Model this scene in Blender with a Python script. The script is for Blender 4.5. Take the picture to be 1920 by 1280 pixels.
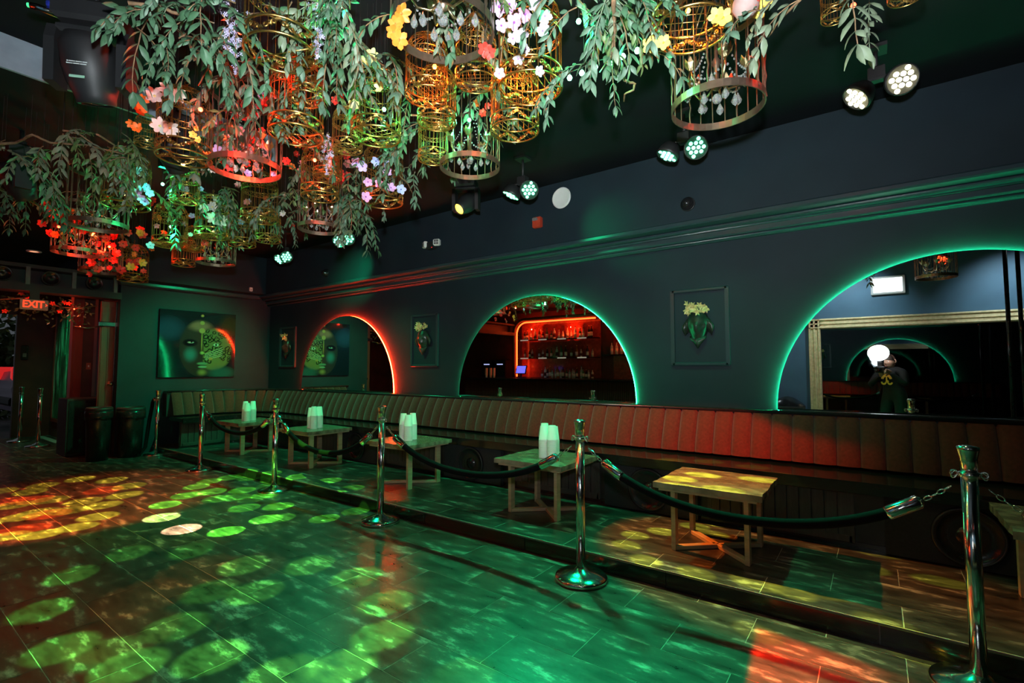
import bpy, math, random
from math import sin, cos, pi, radians as R
from mathutils import Vector, Matrix, Quaternion
S = bpy.context.scene
COL = S.collection
for _o in list(bpy.data.objects): bpy.data.objects.remove(_o)

# ------------------------------------------------------------------ camera
F = 925.0; HC = 1.30; YAW = 0.633166; PITCH = math.atan(52 / F)
cam = bpy.data.cameras.new('camera'); cam.sensor_width = 36; cam.lens = F / 1920 * 36; cam.clip_start = 0.02
camo = bpy.data.objects.new('camera', cam); COL.objects.link(camo); S.camera = camo
camo.location = (0, 0, HC); camo.rotation_euler = (pi / 2 + PITCH, 0, YAW)
# ------------------------------------------------------------------ world, exposure
w = bpy.data.worlds.new('world'); S.world = w; w.use_nodes = True
w.node_tree.nodes['Background'].inputs[0].default_value = (.55, .62, .70, 1)
w.node_tree.nodes['Background'].inputs[1].default_value = 0.10
S.view_settings.view_transform = 'Standard'; S.view_settings.look = 'None'
S.view_settings.exposure = 0.0; S.view_settings.gamma = 1; S.view_settings.use_curve_mapping = False

# ------------------------------------------------------------------ light powers (each lamp is built with its fixture below)
P_FLASH = 950; P_PAR = 1150; P_GOBO = 4400; P_RED = 3000; P_BULB = 5.2; LED_E = 190; P_FILL = 170

def ray(u, v):
    x, y = (u - 960) / F, -(v - 640) / F
    c, s = cos(PITCH), sin(PITCH)
    up, fw = c * y + s, c - s * y
    return Vector((-sin(YAW) * fw + cos(YAW) * x, cos(YAW) * fw + sin(YAW) * x, up))
CAM = Vector((0, 0, HC))
def atz(u, v, z): r = ray(u, v); return CAM + r * ((z - HC) / r.z)
def aty(u, v, y): r = ray(u, v); return CAM + r * (y / r.y)
def atx(u, v, x): r = ray(u, v); return CAM + r * (x / r.x)
def fwd(p): return -sin(YAW) * p[0] + cos(YAW) * p[1]

# ------------------------------------------------------------------ materials
MC = {}
def sr(r, g, b):
    f = lambda c: (c / 255 / 12.92) if c <= 10 else ((c / 255 + .055) / 1.055) ** 2.4
    return (f(r), f(g), f(b))
def mat(name, col=(.5, .5, .5), rough=.5, metal=0, var=.18, scale=12, emit=None, es=0, trans=0, alpha=1, sheen=0, stretch=(1, 1, 1), bump=0, spec=.5, ior=1.45, coat=0):
    if name in MC: return MC[name]
    m = bpy.data.materials.new(name); m.use_nodes = True; nt = m.node_tree; b = nt.nodes['Principled BSDF']
    b.inputs['Roughness'].default_value = rough; b.inputs['Metallic'].default_value = metal
    b.inputs['Specular IOR Level'].default_value = spec; b.inputs['IOR'].default_value = ior
    b.inputs['Transmission Weight'].default_value = trans; b.inputs['Alpha'].default_value = alpha
    b.inputs['Sheen Weight'].default_value = sheen; b.inputs['Coat Weight'].default_value = coat
    tc = nt.nodes.new('ShaderNodeTexCoord'); mp = nt.nodes.new('ShaderNodeMapping'); mp.inputs['Scale'].default_value = stretch
    nz = nt.nodes.new('ShaderNodeTexNoise'); nz.inputs['Scale'].default_value = scale; nz.inputs['Detail'].default_value = 4
    rp = nt.nodes.new('ShaderNodeValToRGB'); e = rp.color_ramp.elements
    e[0].position = .3; e[1].position = .7
    e[0].color = tuple(c * (1 - var) for c in col) + (1,); e[1].color = tuple(min(1, c * (1 + var)) for c in col) + (1,)
    L = nt.links.new
    L(tc.outputs['Object'], mp.inputs[0]); L(mp.outputs[0], nz.inputs['Vector']); L(nz.outputs[0], rp.inputs[0]); L(rp.outputs[0], b.inputs['Base Color'])
    if bump:
        bp = nt.nodes.new('ShaderNodeBump'); bp.inputs['Strength'].default_value = bump; bp.inputs['Distance'].default_value = .01
        L(nz.outputs[0], bp.inputs['Height']); L(bp.outputs[0], b.inputs['Normal'])
    if emit:
        b.inputs['Emission Color'].default_value = tuple(emit) + (1,); b.inputs['Emission Strength'].default_value = es
    MC[name] = m; return m

def tile_material():
    m = bpy.data.materials.new('wood_look_tile'); m.use_nodes = True; nt = m.node_tree; b = nt.nodes['Principled BSDF']; N = nt.nodes; L = nt.links.new
    tc = N.new('ShaderNodeTexCoord'); oi = N.new('ShaderNodeObjectInfo')
    off = N.new('ShaderNodeVectorMath'); off.operation = 'SCALE'; off.inputs[0].default_value = (37, 91, 13); L(oi.outputs['Random'], off.inputs['Scale'])
    ad = N.new('ShaderNodeVectorMath'); L(tc.outputs['Object'], ad.inputs[0]); L(off.outputs[0], ad.inputs[1])
    mp = N.new('ShaderNodeMapping'); mp.inputs['Scale'].default_value = (4.5, 13, 3); L(ad.outputs[0], mp.inputs[0])
    n1 = N.new('ShaderNodeTexNoise'); n1.inputs['Scale'].default_value = 1.0; n1.inputs['Detail'].default_value = 8; n1.inputs['Roughness'].default_value = .68; L(mp.outputs[0], n1.inputs['Vector'])
    rp = N.new('ShaderNodeValToRGB'); e = rp.color_ramp.elements
    e[0].position = .36; e[0].color = (.012, .010, .009, 1); e[1].position = .74; e[1].color = (.36, .33, .29, 1)
    x = e.new(.56); x.color = (.046, .039, .034, 1); L(n1.outputs[0], rp.inputs[0])
    n2 = N.new('ShaderNodeTexNoise'); n2.inputs['Scale'].default_value = 2.2; L(ad.outputs[0], n2.inputs['Vector'])
    mr = N.new('ShaderNodeMapRange'); mr.inputs['To Min'].default_value = .55; mr.inputs['To Max'].default_value = 1.35; L(n2.outputs[0], mr.inputs[0])
    vs = N.new('ShaderNodeVectorMath'); vs.operation = 'SCALE'; L(rp.outputs[0], vs.inputs[0]); L(mr.outputs[0], vs.inputs['Scale'])
    L(vs.outputs[0], b.inputs['Base Color'])
    m2 = N.new('ShaderNodeMapRange'); m2.inputs['To Min'].default_value = .2; m2.inputs['To Max'].default_value = .42; L(n1.outputs[0], m2.inputs[0]); L(m2.outputs[0], b.inputs['Roughness'])
    bp = N.new('ShaderNodeBump'); bp.inputs['Strength'].default_value = .12; bp.inputs['Distance'].default_value = .004; L(n1.outputs[0], bp.inputs['Height']); L(bp.outputs[0], b.inputs['Normal'])
    return m

TEAL = (.012, .022, .030)
m_wall = mat('teal_wall_paint', TEAL, .6, var=.12, scale=3, bump=.03, spec=.2)
m_wall2 = mat('blue_wall_paint', (.042, .10, .15), .6, var=.1, scale=3)
m_ceil = mat('black_ceiling_paint', (.0035, .006, .008), .8, var=.3, scale=2, spec=.2)
m_trim = mat('teal_gloss_trim', (.022, .040, .048), .28, var=.08)
m_black = mat('black_gloss_wood', (.010, .009, .009), .16, var=.4, scale=6, stretch=(1, 8, 8))
m_blk = mat('matte_black_plastic', (.013, .013, .014), .5, var=.15)
m_blkg = mat('gloss_black_plastic', (.012, .012, .013), .22, var=.15)
m_grout = mat('grey_grout', (.24, .23, .21), .8, var=.2, scale=30)
m_tile = tile_material()
m_mirror = mat('mirror_glass', (.86, .90, .90), .0, 1, var=.005)
m_dmirror = mat('dark_mirror_glass', (.20, .21, .22), .02, 1, var=.02)
m_velvet = mat('rust_velvet', (.085, .018, .012), .8, var=.22, scale=40, sheen=.25, bump=.1, spec=.15)
m_chrome = mat('polished_chrome', (.78, .76, .72), .12, 1, var=.03)
m_rope = mat('black_velvet_rope', (.004, .004, .005), .9, var=.3, scale=60, spec=.08)
m_gold = mat('antique_gold', (.72, .43, .13), .28, 1, var=.25, scale=25)
m_bronze = mat('brown_bronze', (.30, .21, .15), .38, .9, var=.2, scale=10)
m_crystal = mat('crystal_glass', (.95, .97, .97), .02, 0, var=.01, trans=.85, spec=1, ior=1.6)
m_leaf = [mat('leaf_green_%d' % i, c, .5, var=.3, scale=18) for i, c in enumerate([(.060, .135, .070), (.085, .15, .095), (.15, .19, .12), (.10, .165, .055)])]
m_bark = mat('brown_bark', (.20, .115, .060), .8, var=.4, scale=20, bump=.3)
m_redwood = mat('dark_red_painted_wood', (.20, .022, .012), .38, var=.25, scale=3, stretch=(6, 6, 1))
m_dkred = mat('dark_red_brown_panel', (.07, .018, .013), .5, var=.3, scale=4)  # darker red-brown panel colour
m_marble = mat('brown_grey_marble', (.17, .14, .095), .22, var=.55, scale=9, stretch=(1, 1.6, 1))
m_oak = mat('pale_oak', (.36, .25, .15), .45, var=.15, scale=8, stretch=(1, 1, 6))
m_cup = mat('frosted_plastic_cup', (.80, .82, .78), .4, var=.03, trans=0.0)
m_white = mat('white_plastic', (.70, .70, .68), .4, var=.04)
m_gframe = mat('gilt_frame_paint', (.66, .52, .29), .4, .3, var=.2, scale=20)
m_skin = mat('skin', (.50, .27, .18), .5, var=.08)
m_cloth = mat('black_cotton', (.012, .012, .013), .9, var=.2, scale=40)
m_denim = mat('dark_denim', (.02, .025, .04), .9, var=.2, scale=60)
m_hair = mat('dark_brown_hair', (.03, .018, .012), .6, var=.3, scale=40)

# ------------------------------------------------------------------ mesh builder
class MB:
    def __init__(s): s.v = []; s.f = []; s.m = []; s.s = []
    def _add(s, vs, fs, mi=0, sm=False):
        o = len(s.v); s.v += [tuple(p) for p in vs]
        for f in fs: s.f.append(tuple(i + o for i in f)); s.m.append(mi); s.s.append(sm)
        return s
    def box(s, c, d, mi=0, rz=0, rot=None, bev=0):
        x, y, z = d[0] / 2, d[1] / 2, d[2] / 2
        M = rot if rot is not None else Matrix.Rotation(rz, 3, 'Z')
        b = min(bev, x * .9, y * .9, z * .9)
        if b > 0:
            P = []
            for sz in (-1, 1):
                for (ix, iy, iz) in ((x - b, y - b, z), (x, y, z - b)) if sz > 0 else ((x, y, z - b), (x - b, y - b, z)):
                    for sx, sy in ((-1, -1), (1, -1), (1, 1), (-1, 1)): P.append(Vector((sx * ix, sy * iy, sz * iz)))
            # order rows: bottom-out, bottom-in swapped below
            rows = [P[4:8], P[0:4], P[12:16], P[8:12]]
            vs = [M @ p + Vector(c) for r in rows for p in r]
            fs = [(3, 2, 1, 0), (12, 13, 14, 15)]
            for k in range(3):
                for i in range(4): fs.append((k * 4 + i, k * 4 + (i + 1) % 4, k * 4 + 4 + (i + 1) % 4, k * 4 + 4 + i))
            return s._add(vs, fs, mi)
        P = [Vector((a * x, b2 * y, e * z)) for e in (-1, 1) for a, b2 in ((-1, -1), (1, -1), (1, 1), (-1, 1))]
        return s._add([M @ p + Vector(c) for p in P], [(3, 2, 1, 0), (4, 5, 6, 7), (0, 1, 5, 4), (1, 2, 6, 5), (2, 3, 7, 6), (3, 0, 4, 7)], mi)
    def tube(s, pts, r, n=6, mi=0, closed=False, cap=True):
        pts = [Vector(p) for p in pts]; k = len(pts); rs = r if isinstance(r, (list, tuple)) else [r] * k
        vs = []; up = Vector((0, 0, 1)); prev = None
        for i, p in enumerate(pts):
            a = pts[(i - 1) % k] if (closed or i > 0) else p; b = pts[(i + 1) % k] if (closed or i < k - 1) else p
            t = (b - a); t = t.normalized() if t.length > 1e-9 else Vector((0, 0, 1))
            if prev is None:
                x = t.cross(up) if abs(t.z) < .95 else t.cross(Vector((1, 0, 0)))
            else: x = prev - t * prev.dot(t)
            x = x.normalized() if x.length > 1e-9 else t.orthogonal().normalized()
            prev = x; y = t.cross(x)
            for j in range(n): a2 = 2 * pi * j / n; vs.append(p + (x * cos(a2) + y * sin(a2)) * rs[i])
        fs = []
        for i in range(k if closed else k - 1):
            i2 = (i + 1) % k
            for j in range(n): fs.append((i * n + j, i * n + (j + 1) % n, i2 * n + (j + 1) % n, i2 * n + j))
        s._add(vs, fs, mi, True)
        if cap and not closed: s._add([], [], mi); o = len(s.v) - len(vs); s.f.append(tuple(o + j for j in range(n))[::-1]); s.f.append(tuple(o + (k - 1) * n + j for j in range(n))); s.m += [mi] * 2; s.s += [False] * 2
        return s
    def ring(s, c, rad, r, n=28, k=6, mi=0, axis='Z'):
        pts = []
        for i in range(n):
            a = 2 * pi * i / n; p = (cos(a) * rad, sin(a) * rad, 0)
            p = p if axis == 'Z' else ((p[0], 0, p[1]) if axis == 'Y' else (0, p[0], p[1]))
            pts.append(Vector(c) + Vector(p))
        return s.tube(pts, r, k, mi, True)
    def lathe(s, prof, n=20, mi=0, c=(0, 0, 0), M=None, sm=True):
        vs = []; k = len(prof); c = Vector(c)
        for r, z in prof:
            for j in range(n):
                a = 2 * pi * j / n; p = Vector((cos(a) * r, sin(a) * r, z)); vs.append(c + (M @ p if M is not None else p))
        fs = [(i * n + j, i * n + (j + 1) % n, (i + 1) * n + (j + 1) % n, (i + 1) * n + j) for i in range(k - 1) for j in range(n)]
        s._add(vs, fs, mi, sm); o = len(s.v) - len(vs)
        if prof[0][0] > 1e-6: s.f.append(tuple(o + j for j in range(n))[::-1]); s.m.append(mi); s.s.append(False)
        if prof[-1][0] > 1e-6: s.f.append(tuple(o + (k - 1) * n + j for j in range(n))); s.m.append(mi); s.s.append(False)
        return s
    def band(s, rad, z0, z1, th, n=32, mi=0):
        
        vs = []
        for q, z in ((rad, z0), (rad, z1), (rad - th, z1), (rad - th, z0)): vs += [(cos(2 * pi * j / n) * q, sin(2 * pi * j / n) * q, z) for j in range(n)]
        return s._add(vs, [(i * n + j, i * n + (j + 1) % n, ((i + 1) % 4) * n + (j + 1) % n, ((i + 1) % 4) * n + j) for i in range(4) for j in range(n)], mi, False)
    def prism(s, poly, z0, z1, mi=0, M=None):
        n = len(poly); vs = [Vector((p[0], p[1], z0)) for p in poly] + [Vector((p[0], p[1], z1)) for p in poly]
        if M is not None: vs = [M @ p for p in vs]
        fs = [tuple(range(n))[::-1], tuple(range(n, 2 * n))] + [(i, (i + 1) % n, n + (i + 1) % n, n + i) for i in range(n)]
        return s._add(vs, fs, mi)
    def grid(s, fn, nu, nv, mi=0, sm=True):
        vs = [fn(i / nu, j / nv) for j in range(nv + 1) for i in range(nu + 1)]
        fs = [(j * (nu + 1) + i, j * (nu + 1) + i + 1, (j + 1) * (nu + 1) + i + 1, (j + 1) * (nu + 1) + i) for j in range(nv) for i in range(nu)]
        return s._add(vs, fs, mi, sm)
    def mesh(s, name, mats):
        m = bpy.data.meshes.new(name); m.from_pydata(s.v, [], s.f)
        for x in (mats if isinstance(mats, (list, tuple)) else [mats]): m.materials.append(x)
        m.polygons.foreach_set('material_index', s.m); m.polygons.foreach_set('use_smooth', s.s); m.update(); return m
    def obj(s, name, mats, parent=None, loc=(0, 0, 0), rot=(0, 0, 0), scale=None): return ob(name, s.mesh(name, mats), parent, loc, rot, scale)

def ob(name, me, parent=None, loc=(0, 0, 0), rot=(0, 0, 0), scale=None):
    o = bpy.data.objects.new(name, me); COL.objects.link(o); o.location = loc; o.rotation_euler = rot
    if scale is not None: o.scale = (scale,) * 3 if isinstance(scale, (int, float)) else scale
    if parent is not None: o.parent = parent
    return o
def tag(o, label, cat, group=None, kind=None):
    if label: o['label'] = label
    if cat: o['category'] = cat
    if group: o['group'] = group
    if kind: o['kind'] = kind
    return o
def thing(name, label, cat, loc=(0, 0, 0), rz=0, group=None, scale=None): return tag(ob(name, None, None, loc, (0, 0, rz), scale), label, cat, group)
def struct(o): o['kind'] = 'structure'; return o
def lamp(name, kind, loc, energy, col, parent=None, target=None, size=60, blend=1, rad=.03):
    l = bpy.data.lights.new(name, kind); l.energy = energy; l.color = col; l.shadow_soft_size = rad
    if kind == 'SPOT': l.spot_size = R(size); l.spot_blend = blend
    o = bpy.data.objects.new(name, l); COL.objects.link(o); o.location = loc
    if target is not None: o.rotation_mode = 'QUATERNION'; o.rotation_quaternion = (Vector(target) - Vector(loc)).to_track_quat('-Z', 'Y')
    if parent is not None: o.parent = parent; o.matrix_parent_inverse = parent_world(parent).inverted()
    return o
def parent_world(p):
    M = Matrix.LocRotScale(p.location, p.rotation_euler if p.rotation_mode != 'QUATERNION' else p.rotation_quaternion, p.scale)
    return (parent_world(p.parent) @ M) if p.parent else M
def gobo(lo, dots, rects=(), field=None, soft=.10):
    """projector slide: dots (x,y,z,r,(rgb)), rects (x0,x1,y0,y1,z,soft,(rgb)), field (x,y,z,r,(rgb))"""
    l = lo.data; l.use_nodes = True; nt = l.node_tree; N = nt.nodes; em = N['Emission']; L = nt.links.new
    Rm = lo.rotation_quaternion.to_matrix().inverted(); Lp = Vector(lo.location)
    tc = N.new('ShaderNodeTexCoord'); sx = N.new('ShaderNodeSeparateXYZ'); L(tc.outputs['Normal'], sx.inputs[0])
    def mth(op, a, b=0, c=0):
        n = N.new('ShaderNodeMath'); n.operation = op
        for i, x in enumerate((a, b, c)):
            if isinstance(x, (int, float)): n.inputs[i].default_value = x
            else: L(x, n.inputs[i])
        return n.outputs[0]
    u = mth('DIVIDE', sx.outputs[0], sx.outputs[2]); v = mth('DIVIDE', sx.outputs[1], sx.outputs[2])
    cb = N.new('ShaderNodeCombineXYZ'); L(u, cb.inputs[0]); L(v, cb.inputs[1])
    tot = None
    def acc(mask, col):
        nonlocal tot
        n = N.new('ShaderNodeVectorMath'); n.operation = 'SCALE'; n.inputs[0].default_value = col; L(mask, n.inputs['Scale'])
        if tot is None: tot = n.outputs[0]
        else:
            a = N.new('ShaderNodeVectorMath'); L(tot, a.inputs[0]); L(n.outputs[0], a.inputs[1]); tot = a.outputs[0]
    def disc(p, r, sf, col):
        d = Rm @ (Vector(p) - Lp); rr = r / (Vector(p) - Lp).length
        ds = N.new('ShaderNodeVectorMath'); ds.operation = 'DISTANCE'; L(cb.outputs[0], ds.inputs[0]); ds.inputs[1].default_value = (d.x / d.z, d.y / d.z, 0)
        mr = N.new('ShaderNodeMapRange'); mr.interpolation_type = 'SMOOTHSTEP'; L(ds.outputs['Value'], mr.inputs[0])
        for i, x in enumerate((rr * (1 - sf), rr * (1 + sf), 1.0, 0.0)): mr.inputs[1 + i].default_value = x
        acc(mr.outputs[0], col)
    for x, y, z, r, c in dots: disc((x, y, z), r, soft, c)
    if field: disc(field[:3], field[3], .12, field[4])
    for q, sf, c in rects:          # q: four floor/seat corners in order -> product of half planes in slide space
        pts = []
        for p in q: d = Rm @ (Vector(p) - Lp); pts.append((d.x / d.z, d.y / d.z))
        cx = sum(p[0] for p in pts) / 4; cy = sum(p[1] for p in pts) / 4; msk = None
        for i in range(4):
            a, b = pts[i], pts[(i + 1) % 4]; nx, ny = b[1] - a[1], a[0] - b[0]; ln = math.hypot(nx, ny); nx /= ln; ny /= ln
            k = -(nx * a[0] + ny * a[1])
            if nx * cx + ny * cy + k < 0: nx, ny, k = -nx, -ny, -k
            e = mth('MULTIPLY_ADD', u, nx, mth('MULTIPLY_ADD', v, ny, k))
            mr = N.new('ShaderNodeMapRange'); mr.interpolation_type = 'SMOOTHSTEP'; L(e, mr.inputs[0]); mr.inputs[1].default_value = -sf[i]; mr.inputs[2].default_value = sf[i]
            msk = mr.outputs[0] if msk is None else mth('MULTIPLY', msk, mr.outputs[0])
        acc(msk, c)
    L(tot, em.inputs['Color'])

# ================================================================== STRUCTURE
XF, YW, ZC, ZL = -9.22, 4.80, 3.33, 3.12      # far wall, mirror wall, ceiling, lower ceiling
XR, YO, YB, XL = 3.2, -1.75, -3.60, -13.2      # right wall, gold frame wall, bar back wall, lobby end wall
STEP, ZP = 2.98, 0.10
floor = struct(MB().box(((XL + XR) / 2, (YB + STEP) / 2, -.0512), (XR - XL, STEP - YB, .10)).obj('floor', m_grout))
plat = struct(MB().box(((XF + XR) / 2, (STEP + YW) / 2, ZP / 2 - .0012), (XR - XF, YW - STEP, ZP)).obj('floor_platform', m_grout))
TW, TH = .61, .29
full = MB().box((TW / 2, TH / 2, -.02), (TW - .0036, TH - .0036, .04)).mesh('tile', m_tile)
def lay(parent, x0, x1, y0, y1, z, ybase, xbase, flip):
    n = 0; j = math.floor((y0 - ybase) / TH)
    while ybase + j * TH < y1 - .01:
        ya, yb = max(y0, ybase + j * TH), min(y1, ybase + (j + 1) * TH)
        off = xbase + (0 if (j + flip) % 2 == 0 else TW / 2); i = math.floor((x0 - off) / TW)
        while off + i * TW < x1 - .01:
            xa, xb = max(x0, off + i * TW), min(x1, off + (i + 1) * TW)
            if xb - xa > .02 and yb - ya > .02:
                if xb - xa > TW - .01 and yb - ya > TH - .01: ob('tile', full, parent, (xa, ya, z))
                else: MB().box(((xb - xa) / 2, (yb - ya) / 2, -.02), (xb - xa - .005, yb - ya - .005, .04)).obj('tile', m_tile, parent, (xa, ya, z))
                n += 1
            i += 1
        j += 1
    return n
YBASE = 2.61 - 9 * TH
lay(floor, -9.6, 1.2, 2.61 - 8 * TH, STEP, 0.0, YBASE, -2.37 - 20 * TW, 1)
rest = MB()
def rest_rows(x0, x1, y0, y1):
    y = y0; k = 0
    while y < y1 - .01:
        x = x0 - (k % 2) * TW / 2
        while x < x1 - .01:
            a, b = max(x, x0), min(x + TW, x1)
            if b - a > .03: rest.box(((a + b) / 2, y + TH / 2, -.02), (b - a - .005, min(TH, y1 - y) - .005, .04))
            x += TW
        y += TH; k += 1
rest_rows(XL + .02, XR - .02, YB + .02, 2.61 - 8 * TH); rest_rows(XL + .02, -9.61, 2.61 - 8 * TH, 2.40); rest_rows(1.21, XR - .02, 2.61 - 8 * TH, STEP)
o = rest.obj('distant_tiles', m_tile, floor); o['kind'] = 'stuff'
lay(plat, XF + .02, 1.6, STEP + .004, 4.12, ZP, 2.95, -2.37 - 20 * TW, 0)
for i in range(11):                                             # black riser boards of the step
    a = XF + .02 + i * 1.02; MB().box((.508, 0, 0), (1.014, .016, .092)).obj('riser_board', m_black, plat, (a, STEP - .008, .047))

wm = struct(MB().box(((XF + XR) / 2, YW + .06, 1.66), (XR - XF, .12, 3.34)).obj('wall_mirror_side', m_wall))
struct(MB().box((XF - .06, (2.49 + YW) / 2 + .06, 1.66), (.12, YW - 2.49 + .12, 3.34)).obj('wall_far', m_wall))
struct(MB().box((XR + .06, (YW + YB) / 2, 1.66), (.12, YW - YB, 3.34)).obj('wall_right', m_wall))
struct(MB().box(((-3.6 + XR) / 2, YO - .06, 1.66), (XR + 3.6, .12, 3.34)).obj('wall_opposite', m_wall2))
struct(MB().box((-3.66, (YO + YB) / 2, 1.66), (.12, YO - YB, 3.34)).obj('wall_return', m_wall))
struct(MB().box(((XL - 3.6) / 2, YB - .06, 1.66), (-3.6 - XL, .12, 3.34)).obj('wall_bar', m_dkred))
struct(MB().box(((XL + XR) / 2, (YW + YB) / 2, ZC + .05), (XR - XL + .2, YW - YB + .2, .1)).obj('ceiling', m_ceil))
YD = 2.2      # the dropped ceiling ends here
lowc = struct(MB().box(((XL - 4.2) / 2, (YD + YB) / 2, (ZL + ZC) / 2), (-4.2 - XL, YD - YB, ZC - ZL - .002)).obj('ceiling_lower', m_ceil))
MB().box((0, 0, 0), (.02, YD - YB, ZC - ZL)).obj('beam_face', mat('flash_paled_beam', (.22, .32, .38), .6, var=.1), lowc, (-4.19, (YD + YB) / 2, (ZC + ZL) / 2))  # face colour lightened in place of flash light that misses the beam
# soffit above the mirrors and over the far bench, with stepped crown moulding under it
sof = struct(MB().box(((XF + XR) / 2, (4.55 + YW) / 2, (2.66 + ZC) / 2), (XR - XF, YW - 4.55, ZC - 2.66)).obj('trim_1', m_wall))
for y0, z0, d, h in ((4.66, 2.635, .28, .05), (4.72, 2.595, .16, .035), (4.755, 2.545, .09, .07), (4.775, 2.49, .05, .022)):
    MB().box(((XF + XR) / 2, YW - d / 2, z0), (XR - XF, d, h), bev=.012).obj('crown_moulding', m_trim, sof)
for z0 in (2.575, 2.50): MB().tube([(XF, YW - .09 + (2.575 - z0) * .5, z0), (XR, YW - .09 + (2.575 - z0) * .5, z0)], .013, 8).obj('crown_bead', m_trim, sof)
sof2 = struct(MB().box((XF + .15, (2.45 + YW) / 2, (2.66 + ZC) / 2), (.30, YW - 2.45, ZC - 2.66)).obj('trim_2', m_wall))
MB().box((XF + .06, (2.45 + 4.55) / 2, 2.62), (.12, 4.55 - 2.45, .08), bev=.02).obj('crown_moulding', m_trim, sof2)

# ================================================================== MIRRORS with LED halo
RA = 1.20; ZLED = .955
def arch(n=56, r=RA, y=0): return [(cos(pi * i / n) * r, y, sin(pi * i / n) * r) for i in range(n + 1)]
led_r = mat('red_led', (1, .1, .05), emit=(1, .022, .004), es=LED_E * 2); led_g = mat('green_led', (.1, 1, .5), emit=(.015, 1, .36), es=LED_E)
led_g2 = mat('dim_green_led', (.1, 1, .5), emit=(.01, 1, .30), es=LED_E * .5)
for cx, lm, lab in ((-6.84, led_r, 'half-round wall mirror with a red glowing edge beside the corner'), (-3.15, led_g2, 'half-round wall mirror with green glowing edge reflecting the bar'), (.52, led_g, 'half-round wall mirror with green edge reflecting a gold frame')):
    t = thing('arched_mirror', lab, 'mirror', (cx, YW, ZLED), 0, 'arched mirrors over the bench')
    n = 56; g = MB(); a = arch(n)
    g.prism([(p[0], p[2]) for p in a], 0, .008, M=Matrix(((1, 0, 0, 0), (0, 0, -1, -.024), (0, 1, 0, 0), (0, 0, 0, 1)))).obj('mirror_pane', m_mirror, t)
    b = MB(); b.prism([(p[0] * .975, p[2] * .975) for p in a], 0, .022, M=Matrix(((1, 0, 0, 0), (0, 0, -1, -.001), (0, 1, 0, 0), (0, 0, 0, 1)))).obj('backing_board', m_blk, t)
    MB().tube([(p[0] * .996, -.012, p[2] * .996) for p in a], .005, 8).obj('led_strip', lm, t)

# ================================================================== BENCH along the mirrors and round the corner
bench = thing('banquette', 'long channel-backed rust velvet bench curving round the room corner', 'bench', (-8.17, 3.75, ZP))
CXY = Vector((-8.17, 3.75)); RB = .75                     # arc centre and back radius; path runs x+ -> corner -> y-
XE = 2.6; YE = 3.10
def path(off, ext=0, na=10):
    """offset curve: off metres towards the room from the foot of the back"""
    r = RB - off; p = [(XE - CXY.x + ext, r)]
    p += [(cos(pi / 2 + pi / 2 * i / na) * r, sin(pi / 2 + pi / 2 * i / na) * r) for i in range(na + 1)]
    return p + [(-r, YE - CXY.y - ext)]
zs = lambda z: z - ZP
def strip(o1, o2, z0, z1, nm, m, e=0):
    a, b = path(o1), path(o2); g = MB(); n = len(a)
    for i in range(n - 1):
        q = [a[i], a[i + 1], b[i + 1], b[i]]; g.prism(q[::-1], z0, z1)
    return g.obj(nm, m, bench)
strip(-.02, .50, zs(.50), zs(.552), 'seat', m_black); strip(.485, .505, zs(.485), zs(.562), 'seat_edge', m_black)
strip(.37, .39, 0, zs(.50), 'kick_board', mat('dark_kick_board', (.02, .018, .017), .3, var=.3)); strip(.385, .40, 0, .04, 'toe_moulding', m_black)
# ledge behind the back (to the walls)
pa = path(-.13); poly = pa + [(XF - CXY.x, YE - CXY.y), (XF - CXY.x, YW - CXY.y), (XE - CXY.x, YW - CXY.y)]
MB().prism(poly[::-1], zs(.915), zs(.952)).obj('back_ledge', m_blkg, bench)
MB().tube([(x, y, zs(.945)) for x, y in path(-.125)], .016, 8).obj('ledge_edge', m_blkg, bench)
CWD = .15
def chan(wd):
    def f(u, v):
        x = (u - .5) * wd * .985; bul = .042 * (max(0, 1 - abs(2 * u - 1) ** 2.4) ** .5) * (.35 + .65 * sin(pi * min(1, max(0, .06 + .88 * v))) ** .5)
        return (x, .14 * v ** 1.2 - bul, zs(.575) + .355 * v)
    return MB().grid(f, 10, 8).mesh('channel', m_velvet)
cm = chan(CWD); x = XE - .08
k0 = -1.627697 + 30 * CWD
while x > CXY.x:
    ob('channel', cm, bench, (x - CXY.x, RB, 0)); x -= CWD
cs = chan(CWD * 1.1)
for i in range(8):
    a = pi / 2 + pi / 2 * (i + .5) / 8; ob('channel', cs, bench, (cos(a) * RB, sin(a) * RB, 0), (0, 0, a - pi / 2))
yy = CXY.y - .075
while yy > YE + .05:
    ob('channel', cm, bench, (-RB, yy - CXY.y, 0), (0, 0, pi / 2)); yy -= CWD
strip(-.30, -.15, zs(.552), zs(.915), 'back_frame', m_blk)
# beadboard panels in the kick, framed
m_bead = mat('dark_beadboard', (.045, .040, .036), .35, var=.25, stretch=(8, 8, 1))
def beadpanel(cx, cy, rz, wd):
    fr = MB()
    for d, c in (((wd, .018, .03), (0, 0, .375)), ((wd, .018, .05), (0, 0, .055)), ((.03, .018, .36), (-wd / 2, 0, .21)), ((.03, .018, .36), (wd / 2, 0, .21))): fr.box(c, d, bev=.005)
    p = fr.obj('panel_frame', m_bead, bench, (cx - CXY.x, cy - CXY.y, 0), (0, 0, rz)); nb = int(wd / .075)
    bm = MB().box((0, 0, .215), (wd / nb - .008, .012, .30), bev=.004).mesh('bead_board', m_bead)
    for i in range(nb): ob('bead_board', bm, p, ((i + .5) * wd / nb - wd / 2, .0, 0))
KY = CXY.y + RB - .40
for cx in (-.62, -2.5, -4.5, -6.45): beadpanel(cx, KY, 0, .92)
beadpanel(CXY.x - RB + .40, 3.42, pi / 2, .58)
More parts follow.
